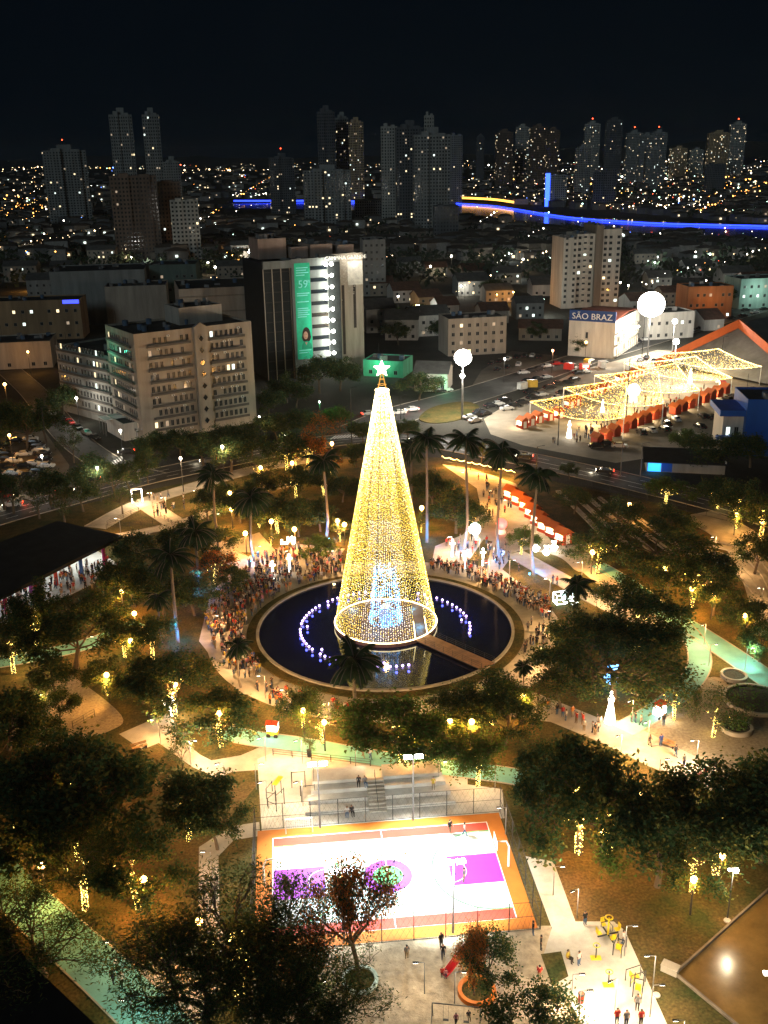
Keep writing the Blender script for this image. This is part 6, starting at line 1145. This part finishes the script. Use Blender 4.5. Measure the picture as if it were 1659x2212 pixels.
for k, (x, y, r, lb) in enumerate(((1585, 1463, 1.9, 'small round pit planter near the teal path'), (1630, 1515, 4.2, 'large round planter with concrete rim and low plants'), (1590, 1575, 2.1, 'round planter with a leafy bush at right'))):
    t = ring_planter(lb, x, y, r, .55, concrete, earth)
    if k: 
        b = MB()
        for j in range(260 if k == 1 else 340):
            a = R.random() * 6.28; rr = (r - .5) * R.random() ** .5; c = Vector((rr * math.cos(a), rr * math.sin(a), .4 + R.random() * (.35 if k == 1 else 1.5))); d1 = Vector((R.gauss(0, 1), R.gauss(0, 1), .6)).normalized() * .35; d2 = Vector((R.gauss(0, 1), R.gauss(0, 1), 0)).normalized() * .18; b.face([c, c + d1 * .5 + d2, c + d1, c + d1 * .5 - d2])
        b.build('foliage', leafG, t)
sw = thing('swing_set', 'thin metal swing frame on the sand at the bottom', 'swing', G(985, 2215), rad(-8)); b = MB()
for x in (-2.1, 2.1): b.tube([(x, -.8, 0), (x, 0, 2.3), (x, .8, 0)], .05, 5)
b.tube([(-2.1, 0, 2.3), (2.1, 0, 2.3)], .05, 5).build('frame', steel, sw)
for x in (-.9, .9):
    s_ = MB().bb(x - .25, x + .25, -.1, .1, .5, .55).build('seat', dark, sw); MB().tube([(x - .22, 0, .55), (x - .22, 0, 2.3)], .012, 3).tube([(x + .22, 0, .55), (x + .22, 0, 2.3)], .012, 3).build('chain', steel, s_)
# gym
yel = M('gym yellow', (.6, .45, .02), .45, .1)
def gym(lab, x, y, rz, kind):
    t = thing('exercise_machine', lab, 'exercise machine', G(x, y), rad(rz))
    if kind == 'multi':
        MB().tube([(0, 0, 0), (0, 0, 2.1)], .1, 8).build('column', yel, t); MB().bb(-1.1, 1.1, -.06, .06, .05, .15).bb(-.06, .06, -1.1, 1.1, .05, .15).build('base', dark, t)
        for k in range(4):
            a = k * math.pi / 2; ca, sa = math.cos(a), math.sin(a); s_ = MB().box((ca * .95, sa * .95, .5), (.45, .45, .08), a).build('seat', yel, t); MB().box((ca * 1.2, sa * 1.2, .85), (.08, .42, .6), a).build('seat_back', yel, s_); MB().tube([(ca * .1, sa * .1, 1.7), (ca * .8, sa * .8, 1.75), (ca * .8, sa * .8, 1.2)], .04, 5).build('arm', dark, t)
        MB().lathe([(.3, 2.1), (.42, 2.16), (.3, 2.22)], 12).build('wheel', yel, t)
    elif kind == 'bars':
        b = MB()
        for s_ in (-.4, .4): b.tube([(-.8, s_, 0), (-.8, s_, 1.3), (.8, s_, 1.3), (.8, s_, 0)], .045, 6)
        b.tube([(.8, -.4, .7), (.8, .4, .7)], .045, 6).build('frame', dark, t); MB().box((0, 0, .6), (.6, .5, .1)).build('seat', yel, t); MB().box((-.5, 0, .95), (.1, .5, .6)).build('seat_back', yel, t); MB().tube([(-.8, -.4, .4), (.8, .4, .4)], .04, 5).build('pedal_bar', yel, t)
    elif kind == 'post': MB().tube([(0, 0, 0), (0, 0, 1.6)], .06, 6).build('post', dark, t); MB().lathe([(.3, 1.5), (.36, 1.56), (.3, 1.62)], 14).build('hand_wheel', yel, t); MB().bb(-.5, .5, -.3, .3, 0, .08).build('base', yel, t)
gym('yellow four seat exercise machine at the gym corner', 1313, 2020, 15, 'multi'); gym('yellow exercise bench right of the gym paving centre', 1338, 2055, 60, 'bars'); gym('upper yellow framed trainer on the bright paving', 1372, 2120, 20, 'bars'); gym('lower yellow framed trainer on the bright paving', 1378, 2142, 70, 'bars'); gym('yellow hand wheel post at the left of the gym', 1287, 2070, 0, 'post'); gym('small dark scooter like trainer in the gym middle', 1314, 2128, 0, 'post')
gr_ = area('grass_bed', [(1168, 2062), (1212, 2056), (1228, 2110), (1192, 2130)], grass, .06)
# calisthenics bars by the court
def rack(lab, x, y, rz, yl=False):
    t = thing('pull_up_rack', lab, 'pull up rack', G(x, y), rad(rz))
    for a in (-.8, .8): MB().tube([(a, -.6, 0), (a, -.6, 2.3)], .05, 6).build('post', dark, t); MB().tube([(a, .6, 0), (a, .6, 1.5)], .05, 6).build('post', dark, t)
    MB().tube([(-.8, -.6, 2.2), (.8, -.6, 2.2)], .04, 5).tube([(-.8, .6, 1.4), (.8, .6, 1.4)], .04, 5).tube([(-.8, -.6, 1.), (-.8, .6, 1.)], .04, 5).build('bar', dark, t)
    if yl: MB().bb(-.9, .9, -.9, -.3, 2.3, 2.4).build('sign_cap', yel, t)
rack('tall pull up rack with yellow cap left of the forecourt', 592, 1720, 70, True); rack('dark parallel bar frame on the bright forecourt', 645, 1695, 5); rack('low ladder frame near the court fence', 597, 1742, 60); rack('dark bar frame beside the bleachers', 665, 1725, 10)
def bench(lab, x, y, rz):
    t = thing('park_bench', lab, 'bench', G(x, y), rad(rz)); wd_ = M('bench wood', (.28, .15, .06), .7, .25, 2.)
    for k in range(3): MB().bb(-1., 1., -.3 + k * .17, -.16 + k * .17, .42, .47).build('seat_slat', wd_, t)
    for k in range(2): MB().bb(-1., 1., .26, .31, .55 + k * .2, .69 + k * .2).build('back_slat', wd_, t)
    for s_ in (-.85, .85): MB().bb(s_ - .05, s_ + .05, -.3, .3, 0, .42).build('leg', dark, t)
bench('wooden bench on the lower left pavement edge', 312, 2082, 42); bench('dark bench by the main walk with people', 1440, 1612, -35); bench('bench on the lawn edge near the crossing pavements', 302, 1618, 30); bench('bench in front of the pool left of the palm', 735, 1562, 5); bench('second bench in front of the pool nearer the palm', 758, 1566, 5)
for x, y, lb in ((668, 1635, 'black bin by the teal path railing'), (326, 1560, 'black bin beside the crossing pavement'), (858, 1662, 'dark bin beside the lit green tree'), (1255, 2165, 'red brown bin below the gym lamp'), (1545, 1655, 'dark bin at the end of the main walk')):
    t = thing('litter_bin', lb, 'bin', G(x, y)); MB().lathe([(.01, .02), (.24, .02), (.3, .95), (.01, .95)], 12).build('body', dark if 'red' not in lb else hr, t); MB().lathe([(.31, .92), (.33, 1.), (.2, 1.06)], 12).build('rim', dark, t)
fence('low dark railing along the lower teal path', G(590, 1632), G(800, 1655), 1., 2.4, 'railing', False); fence('railing beside the gravel court step', G(158, 1575), G(205, 1548), 1.2, 1.6, 'railing', False); fence('long wire fence on the avenue side of the right lawn', G(1205, 1042), G(1570, 1125), 2., 4.2, 'mesh_fence', False); fence('upper entrance railing along the ramp', G(232, 1135), G(300, 1105), 1., 2., 'railing', False); fence('lower entrance railing along the ramp', G(230, 1143), G(330, 1133), 1., 2., 'railing', False); fence('railing right of the park entrance stair', G(340, 1110), G(380, 1140), 1., 2., 'railing', False); fence('festoon hung fence behind the festival plaza', G(955, 1003), G(1112, 1036), 2., 3.5, 'mesh_fence', False)
t = thing('festoon', 'string of warm bulbs along the festival plaza fence', 'light string', G(955, 1003)); a, b_ = G(955, 1003), G(1112, 1036); b = MB()
for k in range(120):
    q = a.lerp(b_, k / 119.) - a; b.octa((q.x, q.y - .1, 2. - .35 * abs(math.sin(k * .25)) + .15), .09)
tag(b.build('bulbs', M('festoon bulb', (1, .7, .3), .5, 0, emit=7, ecol=(1., .6, .2)), t), kind='stuff')
for k in range(5):
    q = a.lerp(b_, (k + .5) / 5.) - a; light(t, (q.x, q.y - 1., 1.9), 2600, AMBER, .3)
bx_ = MB().bb(-1., 1., -.6, .6, 0, .9).bb(-1.05, 1.05, -.65, .65, .9, .97).build('utility_box', concrete); bx_.location = G(1447, 2098); bx_.rotation_euler = (0, 0, rad(-35)); bx_.scale = (.75, .75, .75); tag(bx_, 'pale concrete utility box at the corner of the rink', 'utility box')
for x, y, lb in ((1645, 2022, 'round pale manhole disc near the tall lamp'), (1467, 2217, 'round pale disc right of the gym paving'), (290, 2118, 'small round disc on the lawn by the teal path')):
    o = MB().lathe([(.01, .12), (.32, .12), (.36, .02)], 16).build('ground_disc', pale); o.location = G(x if x != 1645 else 1571 + 74 - 2, y) if False else G({1645: 1571, 1467: 1418, 290: 252}[x], {2022: 1989, 2217: 2150, 2118: 2078}[y]); tag(o, lb, 'disc')
gt = thing('entrance_gate', 'white lit portal frame at the park entrance', 'gate', G(297, 1085), rad(20)); MB().bb(-1.2, -1., -.15, .15, 0, 3.).bb(1., 1.2, -.15, .15, 0, 3.).build('jamb', wl, gt); MB().bb(-1.2, 1.2, -.15, .15, 3., 3.2).build('lintel', white, gt); light(gt, (0, -1.5, 2.4), 1500, WARM, .3)
# ------------------------------------------------------------------ tell look-alikes apart by their order in view
WN = ['', 'one', 'two', 'three', 'four', 'five', 'six', 'seven', 'eight', 'nine', 'ten', 'eleven', 'twelve', 'thirteen', 'fourteen', 'fifteen', 'sixteen', 'seventeen', 'eighteen', 'nineteen', 'twenty']
OW = ['leftmost', 'second', 'third', 'fourth', 'fifth', 'sixth', 'seventh', 'eighth', 'ninth', 'tenth', 'eleventh', 'twelfth', 'thirteenth', 'fourteenth', 'fifteenth', 'sixteenth', 'seventeenth', 'eighteenth', 'nineteenth', 'twentieth']
TENS = {2: 'twenty', 3: 'thirty', 4: 'forty', 5: 'fifty'}
def CARD(n): return WN[n] if n <= 20 else TENS[n // 10] + (' ' + WN[n % 10] if n % 10 else '')
def ORDW(k): return OW[k] if k < 20 else (TENS[(k + 1) // 10] + ' ' + ('first' if (k + 1) % 10 == 1 else OW[(k + 1) % 10 - 1]) if (k + 1) % 10 else TENS[(k + 1) // 10][:-1] + 'ieth')
by = {}
for o in ORD: by.setdefault(o['label'], []).append(o)
for lb, os_ in by.items():
    if len(os_) < 2: continue
    os_.sort(key=lambda o: PR(o.location)[0])
    for k, o in enumerate(os_):
        if k == len(os_) - 1: sfx = 'rightmost of %s' % CARD(len(os_))
        elif k == 0: sfx = 'leftmost of %s' % CARD(len(os_))
        else: sfx = '%s from left' % ORDW(k)
        o['label'] = lb + ', ' + sfx
# ------------------------------------------------------------------ night haze over the city
hz = bpy.data.materials.new('haze'); hz.use_nodes = True; hn = hz.node_tree.nodes; hn.remove(hn['Principled BSDF'])
pvol = hn.new('ShaderNodeVolumePrincipled'); pvol.inputs['Color'].default_value = (.75, .9, 1., 1); pvol.inputs['Density'].default_value = .00004; pvol.inputs['Anisotropy'].default_value = .6
hz.node_tree.links.new(pvol.outputs[0], hn['Material Output'].inputs['Volume'])
tag(MB().bb(-10500, 10500, -300, 16500, -1., 240).build('haze', hz), kind='stuff')
